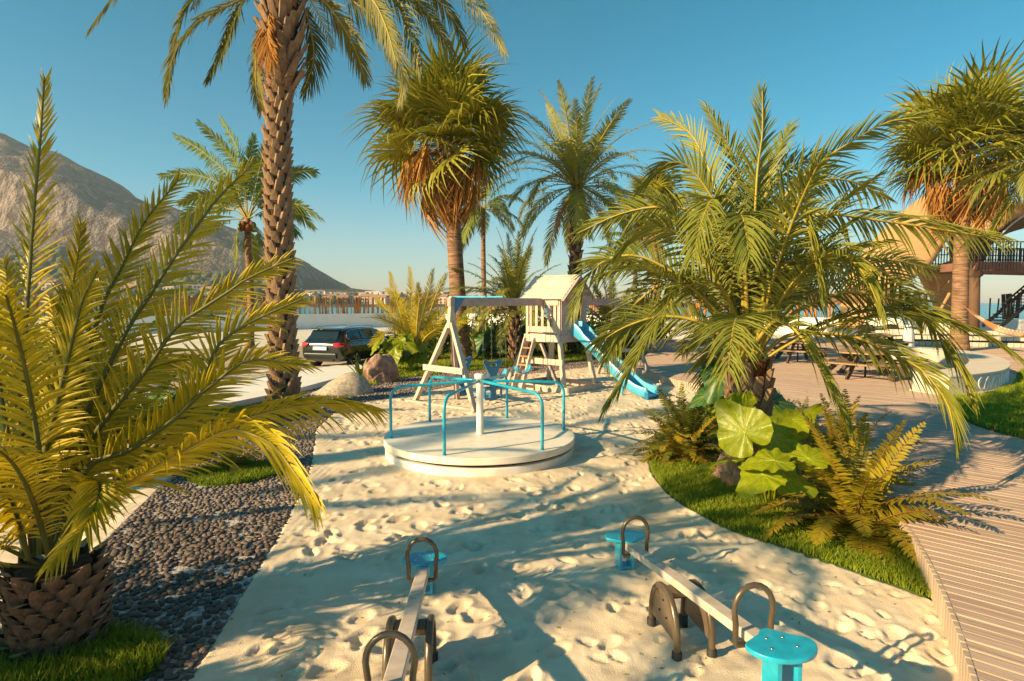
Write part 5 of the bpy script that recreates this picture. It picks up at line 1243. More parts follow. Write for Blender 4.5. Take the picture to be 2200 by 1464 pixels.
# platform frame
for p, q, m in ((tp(-.06, -.08, PZ - .10), tp(-.06, S + .08, PZ - .10), wood), (tp(-.10, -.06, PZ - .10), tp(S + .08, -.06, PZ - .10), pink_shade), (tp(S + .06, -.04, PZ - .10), tp(S + .06, S + .08, PZ - .10), pink_shade), (tp(-.04, S + .06, PZ - .10), tp(S + .04, S + .06, PZ - .10), wood)):
    MB().bar(p, q, .04, .20).build('rim_board', m, tw, bevel=.004)
for k in range(9): MB().bar(tp(.06 + k * .125, 0, PZ + .0), tp(.06 + k * .125, S, PZ), .115, .03).build('floor_board', wood, tw)
for z, h in ((PZ + .14, .17), (2.40, .17)): MB().bar(tp(-.055, 0, z), tp(-.055, S, z), .03, h).build('rail_board', wood, tw, bevel=.004)
for k in range(5): MB().bar(tp(-.035, .13 + k * .215, PZ + .2), tp(-.035, .13 + k * .215, 2.34), .025, .085, up=v_).build('slat', wood, tw, bevel=.003)
for k in range(5): MB().bar(tp(S + .03, .13 + k * .215, PZ + .1), tp(S + .03, .13 + k * .215, 2.34), .025, .085, up=v_).build('slat', wood, tw)
# slide side wall with an opening
for k in range(8):
    z = PZ + .05 + k * .125
    if k in (0, 1, 2, 3, 4, 5):
        MB().bar(tp(0, -.055, z), tp(.40, -.055, z), .028, .121).build('wall_board', pink_shade, tw); MB().bar(tp(.92, -.055, z), tp(S, -.055, z), .028, .121).build('wall_board', pink_shade, tw)
    else: MB().bar(tp(0, -.055, z), tp(S, -.055, z), .028, .121).build('wall_board', pink_shade, tw)
for a in (.40, .92): MB().bar(tp(a, -.075, PZ), tp(a, -.075, PZ + .80), .05, .03, up=v_).build('door_trim', pink_shade, tw)
arch_ = MB(); ap = []
for k in range(9): an = math.pi * k / 8; ap.append(tp(.66 + .25 * math.cos(an), -.078, PZ + .62 + .13 * math.sin(an)))
for i in range(8): arch_.bar(ap[i], ap[i + 1], .035, .05, up=v_)
arch_.build('door_arch', pink_shade, tw)
# roof
EZ, RZ = 2.50, 3.16; oh = .16
for k in range(8):
    for s in (0, 1):
        f0, f1 = k / 8, (k + 1) / 8 + .012
        a0 = -oh + (S / 2 + oh) * f0 if s == 0 else S + oh - (S / 2 + oh) * f0; a1 = -oh + (S / 2 + oh) * f1 if s == 0 else S + oh - (S / 2 + oh) * f1
        z0 = EZ - .04 + (RZ - EZ) * f0 + .028; z1 = EZ - .04 + (RZ - EZ) * f1 + .004
        P = [tp(a0, -.22, z0), tp(a0, S + .22, z0), tp(a1, S + .22, z1), tp(a1, -.22, z1)]; q = [p + up * .022 for p in P]
        MB().add(P + q, [(0, 1, 2, 3), (7, 6, 5, 4), (0, 4, 5, 1), (1, 5, 6, 2), (2, 6, 7, 3), (3, 7, 4, 0)]).build('roof_board', wood, tw)
for b_ in (-.24, S + .20):
    for s in (0, 1):
        a0 = -oh - .02 if s == 0 else S + oh + .02
        MB().bar(tp(a0, b_, EZ - .06), tp(S / 2, b_, RZ - .045), .03, .10, up=v_).build('barge_board', pink_shade, tw)
    MB().bar(tp(.02, b_, EZ + .02), tp(S - .02, b_, EZ + .02), .03, .12).build('gable_board', pink_shade, tw)
    MB().bar(tp(.20, b_, EZ + .22), tp(S - .20, b_, EZ + .22), .03, .07).build('gable_board', pink_shade, tw)
    for an in (28, 58, 90, 122, 152):
        c = tp(S / 2, b_, EZ + .25); d = u_ * math.cos(R(an)) + up * math.sin(R(an)); L = {90: .34, 58: .26, 122: .26}.get(an, .17)
        MB().bar(c, c + d * L, .02, .045, up=v_).build('sunray', pink_shade, tw)
    MB().prism([(-.09, -.10), (.09, -.10), (0, .02)], -.022, .022, M=Matrix((u_, up, v_)).transposed(), c=tp(S / 2, b_ - .02, RZ - .02)).build('roof_cap', M_['slide'], tw)
# lower rails, base frame
MB().bar(tp(-.14, -.22, .80), tp(-.14, S + .22, .80), .04, .16, up=up).build('rail_board', wood, tw, bevel=.004)
for p, q in ((tp(-.18, -.42, .07), tp(-.18, S + .42, .07)), (tp(-.18, -.42, .07), tp(S + .28, -.42, .07)), (tp(S + .26, -.42, .07), tp(S + .26, S + .4, .07)), (tp(-.18, S + .4, .07), tp(S + .26, S + .4, .07))):
    MB().bar(p, q, .045, .17).build('base_board', pink_shade if p != tp(-.18, -.42, .07) else wood, tw, bevel=.004)
# ladder
lo, hi = tp(.12, S + .95, 0), tp(.12, S + .05, PZ)
for a in (0, .44): MB().bar(lo + u_ * a * 1.0, hi + u_ * a, .04, .11, up=v_).build('ladder_side', wood, tw, bevel=.003)
for k in range(5):
    p = lo.lerp(hi, (k + 1) / 6); MB().bar(p, p + u_ * .44, .13, .035).build('rung', M_['rung'], tw)
# second ladder seen below the platform from the slatted side
lo, hi = tp(-.62, S * .72, 0), tp(-.08, S * .72, PZ - .1)
for b_ in (0, .34): MB().bar(lo - v_ * b_, hi - v_ * b_, .04, .12, up=u_).build('ladder_side', wood, tw, bevel=.003)
for k in range(5):
    p = lo.lerp(hi, (k + 1) / 6.2); MB().bar(p, p - v_ * .34, .11, .035).build('rung', M_['rung'], tw)
# slide
sl = thing('slide', 'pale blue plastic slide running down from the play tower to the sand', 'slide', tw0)
so = u_ * .66; sp = [(-.12, PZ + .02), (.10, PZ + .01), (.32, PZ - .09), (.80, PZ - .46), (1.35, PZ - .90), (1.85, PZ - 1.27), (2.10, .135), (2.30, .09), (2.44, .09)]
C = catmull([(so + v_ * a + up * z) for a, z in sp], 40); T = nrm(np.gradient(C, axis=0))
prof = [(-.27, -.02), (-.27, .20), (-.255, .215), (-.235, .20), (-.225, .02), (-.18, -.012), (0, -.02), (.18, -.012), (.225, .02), (.235, .20), (.255, .215), (.27, .20), (.27, -.02), (.22, -.05), (0, -.06), (-.22, -.05)]
def sweep(name, i0, i1, rot=None, m='slide'):
    b = MB(); vs = []; n = len(prof)
    for i in range(i0, i1):
        N_ = np.cross(list(u_), T[i]); N_ = N_ / np.linalg.norm(N_); N_ = N_ if N_[2] > 0 else -N_
        f = i / 39; hs = 1.0 + (1.0 * max(0, 1 - f / .18)) 
        for x, z in prof: vs.append(Vector(list(C[i])) + u_ * x + Vector(list(N_)) * (z * (hs if z > .1 else 1)))
    k = i1 - i0
    fs = [(i * n + j, i * n + (j + 1) % n, (i + 1) * n + (j + 1) % n, (i + 1) * n + j) for i in range(k - 1) for j in range(n)] + [tuple(range(n))[::-1], tuple((k - 1) * n + j for j in range(n))]
    b.add(vs, fs, 0, True); o = b.build(name, M_[m], sl); return o
sweep('chute', 0, 40)
for s in (-1, 1): MB().box(Vector(list(C[-1])) + u_ * (.25 * s) + v_ * (-.02) + up * (-.01), (.05, .12, .24), Matrix((u_, v_, up)).transposed()).build('end_foot', M_['blue'], sl, bevel=.02)
MB().bar(Vector(list(C[26])) - up * .05, Vector((C[26][0], C[26][1], 0)), .05, .05, up=u_).build('support_leg', M_['slide'], sl)

# ---------------------------------------------------------------- rocks
def rock(name, label, p, size, seed, m, sharp=.22, rz=0, cutf=None):
    r_ = np.random.default_rng(seed); V, F = ICO4; D = V.copy(); planes = nrm(r_.normal(size=(9, 3))); dd = r_.uniform(.55, .85, 9)
    rr = np.ones(len(V))
    for pl_, d in zip(planes, dd):
        c = V @ pl_; lim = np.where(c > 1e-3, d / np.maximum(c, 1e-3), 9); rr = np.minimum(rr, lim)
    nz = np.array([fbm(v[0], v[1] + v[2] * 1.3, 1.6, 5, seed + v[2] * .5) for v in V]); rr = rr * (1 + sharp * nz)
    D = V * rr[:, None] * np.array(size); t = put(name, mesh_np(name, D, F, [M_[m]], smooth=True), None, p, (0, 0, rz)); return setp(t, label, 'rock')
p = G(722, 851); b = MB()
# the pale boulder: a wedge with a long sunlit slope and a steep shaded end
V, F = ICO4; D = V.copy() * [.84, .50, .52]
x = V[:, 0]; D[:, 2] = np.where(D[:, 2] > 0, D[:, 2] * np.interp(x, [-1, -.6, -.2, .1, .35, .6, .8, 1], [.05, .35, .72, 1.0, 1.16, 1.14, .95, .6]), D[:, 2] * .4)
nz = np.array([fbm(v[0], v[1], 1.3, 5, 3 + v[2]) for v in V]); D += V * (.07 * nz)[:, None]
setp(put('boulder', mesh_np('boulder', D, F, [M_['rockA']], smooth=True), None, (G(722, 851).x, G(722, 851).y + .45, 0), (0, 0, .15)), 'smooth pale granite boulder beside the foot of the tall date palm', 'rock')
rock('rock', 'rough reddish brown rock below the bright broad leaves', G(815, 826) + Vector((0, .35, .30)), (.58, .40, .58), 12, 'rockB', .32, .9)
rock('rock', 'pinkish rock half hidden by the elephant ear before the palm trunk', G(1590, 1040) + Vector((-.05, .1, .08)), (.34, .26, .36), 8, 'rockB', .6)
rock('rock', 'small reddish rock behind the car and the bright broad leaves', G(905, 752) + Vector((0, 0, .3)), (.9, .5, .75), 9, 'rockB', .30)
# leaf litter
q = np.column_stack([r2.uniform(-3, 3.6, 700), 2.6 + 9 * r2.random(700) ** 1.3]); q = q[~inpoly(q[:, 0], q[:, 1], BEDW) & ~inpoly(q[:, 0], q[:, 1], PEBS)]
iy = np.clip(np.searchsorted(sy_, q[:, 1]), 0, len(sy_) - 1); ix = np.clip(np.searchsorted(sx_, q[:, 0]), 0, len(sx_) - 1)
zz = Z[iy, ix]; n = len(q)
LV = np.array([(-1, 0, 0), (0, .35, .15), (1, 0, .1), (0, -.35, .0)]); LF = np.array([(0, 1, 2, 3)]).reshape(1, 4)
s = r2.uniform(.006, .022, n); o = put('fallen_leaves', scatter(LV, LF, np.column_stack([q, zz + .006]), np.column_stack([s, s, s]), r2.random(n) * 6.28, 'fallen_leaves', M_['litter'], smooth=False)); setp(o, 'scraps of fallen leaf scattered on the sand', kind='stuff')
# ---------------------------------------------------------------- car
CP = Vector((-6.85, 21.4, 0)); cyaw = -math.atan2(.30, .955)      # local +Y forward, origin below the rear bumper
car = thing('parked_car', 'dark blue-black estate car parked behind the tall date palm, seen from the rear', 'car', CP, cyaw)
W2 = .90
ST = [  # y, half width, floor z, belt z, roof z (None where no cabin), half roof width, bumper roundness
 (0.00, .70, .42, .88, .88, .55), (.06, .82, .30, .96, .98, .62), (.16, .88, .26, 1.00, 1.10, .62), (.42, .91, .24, 1.00, 1.40, .62), (.75, .915, .22, .99, 1.46, .63), (1.5, .92, .20, .97, 1.485, .64), (2.3, .92, .20, .95, 1.475, .63), (2.9, .915, .20, .93, 1.40, .60), (3.35, .91, .20, .92, 1.16, .60), (3.75, .90, .21, .93, .945, .62), (4.2, .87, .24, .86, .865, .60), (4.55, .78, .30, .74, .745, .5), (4.66, .62, .40, .62, .625, .4)]
b = MB(); vs = []; n = 14
for (y, w, zf, zb_, zr, wr) in ST:
    h = zb_ - zf
    half = [(0, zf), (w * .8, zf), (w * .97, zf + h * .18), (w, zf + h * .5), (w * .985, zf + h * .8), (w * .94, zb_), (wr + .02, max(zb_ + .002, zr - .05)), (wr - .12, zr), (0, zr + .012)]
    ringp = half + [(-x, z) for x, z in half[::-1][1:-1]]; n = len(ringp)
    vs += [(x, y, z) for x, z in ringp]
fs = [(i * n + k, i * n + (k + 1) % n, (i + 1) * n + (k + 1) % n, (i + 1) * n + k) for i in range(len(ST) - 1) for k in range(n)] + [tuple(range(n))[::-1], tuple((len(ST) - 1) * n + k for k in range(n))]
b.add(vs, fs, 0, True); body = b.build('body', M_['carpaint'], car)
sub = body.modifiers.new('smooth', 'SUBSURF'); sub.levels = 1; sub.render_levels = 2
def patch(name, P, m, off=(0, 0, 0), th=.012, parent=car):
    b = MB(); P = [Vector(p) for p in P]; nn = (P[1] - P[0]).cross(P[2] - P[0]).normalized() * th
    k = len(P); b.add([p for p in P] + [p + nn for p in P], [tuple(range(k))[::-1], tuple(range(k, 2 * k))] + [(i, (i + 1) % k, k + (i + 1) % k, k + i) for i in range(k)])
    return b.build(name, M_[m], parent)
for s in (-1, 1):      # side glass in three panes, bright trim round it
    def q(y, z, s=s):
        zb_ = np.interp(y, [a[0] for a in ST], [a[3] for a in ST]); zr = np.interp(y, [a[0] for a in ST], [a[4] for a in ST]); wb = np.interp(y, [a[0] for a in ST], [a[1] * .94 for a in ST]); wr = np.interp(y, [a[0] for a in ST], [a[5] + .02 for a in ST])
        f = (z - zb_) / max(zr - .05 - zb_, .01); return Vector((s * (wb + (wr - wb) * f + .012), y, z))
    for pane in ([(.62, 1.05), (.50, 1.14), (.62, 1.29), (.95, 1.37), (1.32, 1.39), (1.32, 1.04)], [(1.38, 1.04), (1.38, 1.39), (2.18, 1.385), (2.18, 1.02)], [(2.25, 1.02), (2.25, 1.38), (2.7, 1.33), (3.25, 1.10), (3.3, 1.0)]):
        P = [q(*a) for a in pane]; patch('side_window', P if s < 0 else P[::-1], 'glass')
    loop = [(.62, 1.02), (.44, 1.12), (.56, 1.31), (.95, 1.405), (1.6, 1.42), (2.3, 1.41), (2.75, 1.34), (3.3, 1.09)]
    MB().tube([q(*a) + Vector((s * .01, 0, 0)) for a in loop], .011, 6).build('window_trim', M_['chrome'], car)
    MB().tube([q(y, 1.015 - (y - .6) * .012) + Vector((s * .012, 0, 0)) for y in (.62, 1.3, 2.0, 2.7, 3.3)], .009, 6).build('window_trim', M_['chrome'], car)
    MB().tube([(s * .56, .55, 1.44), (s * .60, .7, 1.50), (s * .61, 1.6, 1.525), (s * .60, 2.5, 1.50), (s * .57, 2.65, 1.45)], .014, 6).build('roof_rail', M_['chrome'], car)
    lampb = MB(); LP = [(s * .46, -.005, .93), (s * .66, .04, .97), (s * .84, .14, .965), (s * .915, .40, .93), (s * .90, .20, .86), (s * .80, .07, .80), (s * .60, .0, .82)]
    c_ = Vector((s * .72, .03, .89)); vs = [Vector(p) + Vector((s * .012, -.02, 0)) for p in LP] + [c_ + Vector((s * .02, -.05, 0))]
    lampb.add(vs, [(i, (i + 1) % 7, 7) if s > 0 else ((i + 1) % 7, i, 7) for i in range(7)], 0, True); lampb.build('tail_lamp', M_['tail'], car)
    mi_ = MB(); mi_.add([Vector((s * 1.02, 3.05, 1.02)) + Vector((v[0] * .10, v[1] * .07, v[2] * .075)) for v in ICO1[0]], [tuple(f) for f in ICO1[1]], 0, True); mi_.build('side_mirror', M_['carpaint'], car)
    for y in (1.9, 2.9): MB().tube([(s * .925, y - .1, .86), (s * .935, y, .87), (s * .925, y + .1, .87)], .012, 6).build('door_handle', M_['carpaint'], car)
    for y in (1.34, 2.22, 3.3): MB().tube([q(y, .99) , (s * .925, y, .6), (s * .91, y, .3)], .004, 4).build('door_seam', M_['tyre'], car)
    for y in (.88, 3.72):
        wt_ = thing('wheel', None, None, (s * .80, y, .33)); wt_.parent = car; wt_['label'] = 'alloy wheel'
        Rm = Matrix.Rotation(math.pi / 2, 3, 'Y')
        tb = MB(); pf_ = [(.22, -.11), (.30, -.115), (.33, -.09), (.335, 0), (.33, .09), (.30, .115), (.22, .11)]
        vs = []; 
        for r_, x in pf_:
            for k in range(28): a = 2 * math.pi * k / 28; vs.append((x, r_ * math.cos(a), r_ * math.sin(a)))
        tb.add(vs, [(i * 28 + k, i * 28 + (k + 1) % 28, (i + 1) * 28 + (k + 1) % 28, (i + 1) * 28 + k) for i in range(6) for k in range(28)], 0, True); tb.build('tyre', M_['tyre'], wt_)
        rbm = MB()
        for k in range(5):
            a = 2 * math.pi * k / 5
            for da in (-.13, .13): rbm.bar((s * .10, 0, 0), (s * .10, math.cos(a + da) * .215, math.sin(a + da) * .215), .03, .02, up=(1, 0, 0))
        rbm.tube([(s * .095, math.cos(2 * math.pi * k / 24) * .22, math.sin(2 * math.pi * k / 24) * .22) for k in range(25)], .012, 6, caps=False)
        rbm.tube([(s * .06, 0, 0), (s * .115, 0, 0)], .035, 12); rbm.build('rim', M_['chrome'], wt_)
patch('rear_window', [(-.60, .135, 1.06), (.60, .135, 1.06), (.56, .40, 1.385), (-.56, .40, 1.385)], 'glass', th=.02)
MB().box((0, .40, 1.43), (1.15, .22, .03), Matrix.Rotation(-.1, 3, 'X')).build('spoiler', M_['carpaint'], car, bevel=.01)
patch('number_plate', [(-.28, -.045, .70), (.28, -.045, .70), (.28, -.03, .82), (-.28, -.03, .82)], 'numplate', th=.012)
MB().bar((-.45, .01, .875), (.45, .01, .875), .03, .02).build('chrome_strip', M_['chrome'], car)
MB().box((0, -.01, .48), (1.35, .10, .22)).build('rear_bumper', M_['carpaint'], car, bevel=.04)
MB().box((0, .0, .34), (1.1, .08, .09)).build('bumper_insert', M_['tyre'], car, bevel=.01)
MB().tube([(.1, .11, 1.07), (.42, .12, 1.11)], .008, 5).build('wiper', M_['tyre'], car)

# ---------------------------------------------------------------- curved bench wall
BP = catmull([(10.15, 13.85, .2), (10.9, 14.15, .2), (12.4, 15.1, .2), (13.9, 16.7, .2), (15.0, 18.3, .2), (15.9, 20.3, .2), (16.0, 22.0, .2), (15.2, 23.4, .2)], 60)
Tt = nrm(np.gradient(BP, axis=0)); inn = np.stack([-Tt[:, 1], Tt[:, 0], 0 * Tt[:, 0]], 1)
bw = thing('curved_bench', 'long curved white bench wall with a carved band around the picnic deck', 'bench', tuple(BP[0]))
o0 = Vector(list(BP[0]))
def ribbon(name, m, prof, smooth=False, i0=0, i1=60):
    b = MB(); vs = []; n = len(prof)
    for i in range(i0, i1):
        for a, z in prof: vs.append(Vector(list(BP[i] + inn[i] * a)) + Vector((0, 0, z)) - o0)
    k = i1 - i0
    b.add(vs, [(i * n + j, i * n + (j + 1) % n, (i + 1) * n + (j + 1) % n, (i + 1) * n + j) for i in range(k - 1) for j in range(n)] + [tuple(range(n))[::-1], tuple((k - 1) * n + j for j in range(n))]); return b.build(name, M_[m], bw)
ribbon('plinth', 'stone', [(-.22, 0), (-.22, .06), (.95, .06), (.95, 0)])
ribbon('wall', 'benchside', [(0, .05), (0, .46), (.88, .46), (.88, .05)])
ribbon('seat_slab', 'benchtop', [(-.015, .462), (-.015, .50), (.90, .50), (.90, .462)])
# carved relief: flowing strokes raised on the outer face
rs = random.Random(4)
for g in range(9):
    i = 6 + g * 1.5
    def bp(i, z, d=.006):
        k = int(i); f = i - k; p = BP[k] * (1 - f) + BP[k + 1] * f; nn_ = inn[k]; return Vector(list(p - nn_ * d)) + Vector((0, 0, z)) - o0
    pts = [bp(i + .5 * math.sin(a * 1.7 + g) + a * .10, .10 + .30 * (.5 + .5 * math.sin(a * (1.1 + .25 * (g % 3)) + g)), .004) for a in np.linspace(0, 5, 16)]
    MB().tube(pts, .014, 6).build('carved_stroke', M_['white'], bw)

# ---------------------------------------------------------------- picnic tables and thatched parasols
def picnic(label, c, rz, s=1.0):
    t = thing('picnic_table', label, 'picnic table', c, rz, 'picnic tables on the deck')
    hexp = lambda r, k: Vector((r * math.cos(R(60 * k)), r * math.sin(R(60 * k)), 0))
    for k in range(7):                                   # top of parallel boards cut to a hexagon
        y0 = -.78 + k * .223; y1 = y0 + .215; xx = lambda y: .90 - abs(y) * math.tan(R(30))
        a, b_, c_, d = xx(y0), xx(y1), -xx(y1), -xx(y0)
        if abs(y0) < .78 * 1.02: MB().prism([(-xx(y0), y0), (xx(y0), y0), (xx(y1), y1), (-xx(y1), y1)], .71, .75).build('top_board', M_['table'], t, bevel=.004)
    for k in range(6):
        a, b_ = hexp(1.42, k), hexp(1.42, k + 1); a2, b2 = hexp(1.12, k), hexp(1.12, k + 1); g = .05
        A, B, C2, D = a.lerp(b_, g), b_.lerp(a, g), b2.lerp(a2, g), a2.lerp(b2, g)
        MB().prism([tuple(v)[:2] for v in (A, B, C2, D)], .43, .47).build('bench_seat', M_['table'], t, bevel=.004)
    for k in range(3):
        for s_ in (-1, 1):
            d = Vector((math.cos(R(60 * k + 30)), math.sin(R(60 * k + 30)), 0)) * s_; w = d.cross(Vector((0, 0, 1)))
            MB().bar(d * 1.12 + Vector((0, 0, 0)), d * .42 + Vector((0, 0, .71)), .05, .15, up=d).build('leg', M_['tleg'], t)
        d = Vector((math.cos(R(60 * k + 30)), math.sin(R(60 * k + 30)), 0))
        MB().bar(d * 1.26 + Vector((0, 0, .39)), d * -1.26 + Vector((0, 0, .39)), .05, .09).build('seat_brace', M_['tleg'], t)
        MB().bar(d * .62 + Vector((0, 0, .67)), d * -.62 + Vector((0, 0, .67)), .05, .07).build('top_brace', M_['tleg'], t)
picnic('hexagonal picnic table nearest the curved bench', Vector((10.35, 17.5, .22)), .1)
picnic('picnic table behind the green palm trunk, further left on the deck', Vector((10.6, 22.2, .22)), .3)
picnic('far picnic table behind the two nearer ones', Vector((16.2, 26.5, .22)), .5)
def parasol(label, c, h, r, hgt, seed):
    t = thing('thatched_parasol', label, 'parasol', c, 0, 'thatched parasols on the deck')
    MB().tube([(0, 0, 0), (0, 0, h + hgt * .8)], .028, 10).build('pole', M_['iron'], t)
    rr = np.random.default_rng(seed); n = 4200; f = rr.random(n) ** .55; a = rr.random(n) * 6.283
    q = np.column_stack([np.cos(a) * f * r, np.sin(a) * f * r, h + hgt * (1 - f) ** 1.15 + rr.normal(0, .012, n)]); d = nrm(np.column_stack([np.cos(a) * r, np.sin(a) * r, np.full(n, -hgt)]) + rr.normal(0, .22, (n, 3)))
    s = nrm(np.cross(d, [0, 0, 1.])) * .012; L = rr.uniform(.14, .30, (n, 1))
    V = np.stack([q - s, q + s, q + d * L + s * .4, q + d * L - s * .4], 1)
    put('canopy', mesh_np('canopy', V, np.arange(n * 4).reshape(-1, 4), [M_['thatch']], attr=np.repeat(rr.random(n), 4)), t)
    b = MB(); b.lathe([(r * .97, h + .01), (r * .5, h + hgt * .42), (.02, h + hgt * .95)], n=24); b.build('canopy_frame', M_['thatch'], t)
    for k in range(8): a = k * math.pi / 4; MB().bar((0, 0, h + hgt * .7), (math.cos(a) * r * .95, math.sin(a) * r * .95, h - .01), .03, .03).build('rib', M_['table'], t)
parasol('thatched parasol whose black pole stands in the nearest picnic table', Vector((10.35, 17.5, .22)), 2.22, 1.35, .62, 1)
parasol('thatched parasol over the picnic table behind the green palm', Vector((10.6, 22.2, .22)), 2.3, 1.4, .6, 2)
parasol('thatched parasol further back left of the person', Vector((15.9, 27.5, .22)), 2.35, 1.4, .6, 3)

# ---------------------------------------------------------------- person
pp_ = G(1951, 752, .22)
man = thing('person', 'person in a long white robe and head scarf standing with arms folded on the deck', 'person', pp_, R(8))
def skin_body(parent, J, E, name, m):
    me = bpy.data.meshes.new(name); me.from_pydata([j[0] for j in J], E, []); me.materials.append(m)
    o = put(name, me, parent); sk = o.modifiers.new('skin', 'SKIN'); sk.use_smooth_shade = True
    for i, j in enumerate(J): me.skin_vertices[0].data[i].radius = j[1] if hasattr(j[1], '__len__') else (j[1], j[1])
    me.skin_vertices[0].data[0].use_root = True
    s = o.modifiers.new('sub', 'SUBSURF'); s.levels = 2; s.render_levels = 2; return o
J = [((0, 0, .94), (.15, .11)), ((0, 0, 1.15), (.15, .10)), ((0, .01, 1.36), (.17, .11)), ((0, .01, 1.46), (.07, .06)), ((0, 0, 1.52), (.055, .055)), ((0, -.015, 1.62), (.075, .09)), ((0, -.01, 1.70), (.065, .08)),
     ((.19, .01, 1.38), .055), ((.25, -.03, 1.14), .045), ((.06, -.20, 1.12), .035), ((-.02, -.21, 1.14), .028),
     ((-.19, .01, 1.38), .055), ((-.25, -.03, 1.14), .045), ((-.06, -.22, 1.17), .035), ((.03, -.22, 1.18), .028),
     ((.10, 0, .88), .09), ((.11, -.01, .48), .06), ((.11, .02, .08), .045), ((.12, -.11, .04), .035), ((-.10, 0, .88), .09), ((-.11, -.01, .48), .06), ((-.11, .02, .08), .045), ((-.12, -.11, .04), .035)]
E = [(0, 1), (1, 2), (2, 3), (3, 4), (4, 5), (5, 6), (2, 7), (7, 8), (8, 9), (9, 10), (2, 11), (11, 12), (12, 13), (13, 14), (0, 15), (15, 16), (16, 17), (17, 18), (0, 19), (19, 20), (20, 21), (21, 22)]
skin_body(man, J, E, 'body', M_['skin'])
def robe_ring(z, rx, ry, n=40, fold=0, cy=0): return [(rx * math.cos(2 * math.pi * k / n) * (1 + fold * math.sin(9 * 2 * math.pi * k / n + z * 2)), cy + ry * math.sin(2 * math.pi * k / n) * (1 + fold * math.sin(7 * 2 * math.pi * k / n + z)), z) for k in range(n)]
rb = MB(); vs = []
RR = [(.045, .27, .20, .07), (.10, .265, .195, .07), (.4, .25, .18, .055), (.7, .225, .165, .04), (.95, .20, .15, .02), (1.12, .19, .14, .01), (1.28, .20, .135, 0), (1.38, .205, .12, 0), (1.44, .15, .10, 0), (1.48, .075, .07, 0)]
for z, rx, ry, f in RR: vs += robe_ring(z, rx, ry, 40, f)
rb.add(vs, [(i * 40 + k, i * 40 + (k + 1) % 40, (i + 1) * 40 + (k + 1) % 40, (i + 1) * 40 + k) for i in range(len(RR) - 1) for k in range(40)], 0, True); rb.build('robe', M_['cloth'], man)
for s in (-1, 1):
    MB().tube([tuple(c) for c in catmull([(s * .17, .0, 1.40), (s * .245, -.01, 1.28), (s * .275, -.05, 1.13), (s * .16, -.17, 1.11), (s * .02, -.225, 1.13 + (.04 if s < 0 else 0))], 14)], [.075, .08, .08, .08, .078, .076, .074, .072, .07, .068, .066, .062, .056, .05], 12).build('sleeve', M_['cloth'], man)
hsf = MB(); vs = []; HR = [(1.795, .01, .01, 0), (1.785, .06, .07, .01), (1.74, .105, .115, .015), (1.68, .118, .125, .02), (1.60, .120, .118, .035), (1.52, .14, .11, .045), (1.44, .18, .11, .05), (1.36, .20, .10, .06)]
n = 32
for z, rx, ry, cy in HR:
    for k in range(n):
        a = R(-55) + R(290) * k / (n - 1); vs.append((rx * math.cos(a), cy + ry * math.sin(a), z))
hsf.add(vs, [(i * n + k, i * n + k + 1, (i + 1) * n + k + 1, (i + 1) * n + k) for i in range(len(HR) - 1) for k in range(n - 1)], 0, True); hsf.build('head_scarf', M_['cloth'], man)
MB().tube([(.112 * math.cos(a), .015 + .12 * math.sin(a), 1.735) for a in np.linspace(0, 6.283, 25)], .012, 6, caps=False).build('head_cord', M_['hair'], man)
bd = MB(); bd.add([Vector((0, -.075, 1.575)) + Vector((v[0] * .062, v[1] * .035, v[2] * .055)) for v in ICO1[0]], [tuple(f) for f in ICO1[1]], 0, True); bd.build('beard', M_['hair'], man)
bd = MB(); bd.add([Vector((0, -.112, 1.64)) + Vector((v[0] * .014, v[1] * .02, v[2] * .025)) for v in ICO1[0]], [tuple(f) for f in ICO1[1]], 0, True); bd.build('nose', M_['skin'], man)
for s in (-1, 1):
    MB().box((s * .035, -.093, 1.665), (.03, .01, .01)).build('eyebrow', M_['hair'], man)
    for k in range(4):                                # fingers resting on the opposite arm
        z = 1.10 + k * .022 + (.05 if s < 0 else 0); MB().tube([(-s * .04, -.245, z), (-s * .085, -.252, z + .004), (-s * .12, -.235, z)], [.010, .010, .008], 6).build('finger', M_['skin'], man)
    MB().box((s * .11, -.06, .03), (.09, .26, .05)).build('shoe', M_['tleg'], man, bevel=.02)

# ---------------------------------------------------------------- hammock
h0 = W(2066, 655, 26.6); h1 = W(2330, 600, 24.5)
hm_ = thing('hammock', 'striped cloth hammock slung from the fan palm and leaving the right edge', 'hammock', h0)
HC = catmull([h0, W(2105, 688, 26.2), W(2140, 712, 25.8), W(2185, 724, 25.4), W(2225, 722, 25.1), W(2270, 690, 24.8), h1], 48)
b = MB(); vs = []
for i, c in enumerate(HC):
    f = i / 47; w = .02 + .62 * max(0, math.sin(math.pi * np.clip((f - .10) / .8, 0, 1))) ** .7
    for k in range(9):
        a = -1 + 2 * k / 8; vs.append(Vector(list(c)) - h0 + Vector((.0, a * w * .55, w * .42 * a * a + .01 * math.sin(f * 40 + a * 3))))
b.add(vs, [(i * 9 + k, i * 9 + k + 1, (i + 1) * 9 + k + 1, (i + 1) * 9 + k) for i in range(47) for k in range(8)], 0, True)
b.build('cloth', M_['hammock'], hm_)
b = MB()
for k in range(9):
    a = -1 + 2 * k / 8
    for i0, i1 in ((0, 8), (47, 40)): b.tube([Vector(list(HC[i0])) - h0, vs[i1 * 9 + k]], .008, 4, caps=False)
b.build('cords', M_['rope'], hm_)
b = MB()
for i in range(12, 36, 1):
    p = vs[i * 9] ; q = vs[(i + 1) * 9]; m_ = (Vector(p) + Vector(q)) / 2 + Vector((0, 0, -.16)); b.tube([p, m_, q], .008, 4, caps=False)
b.build('fringe', M_['rope'], hm_)

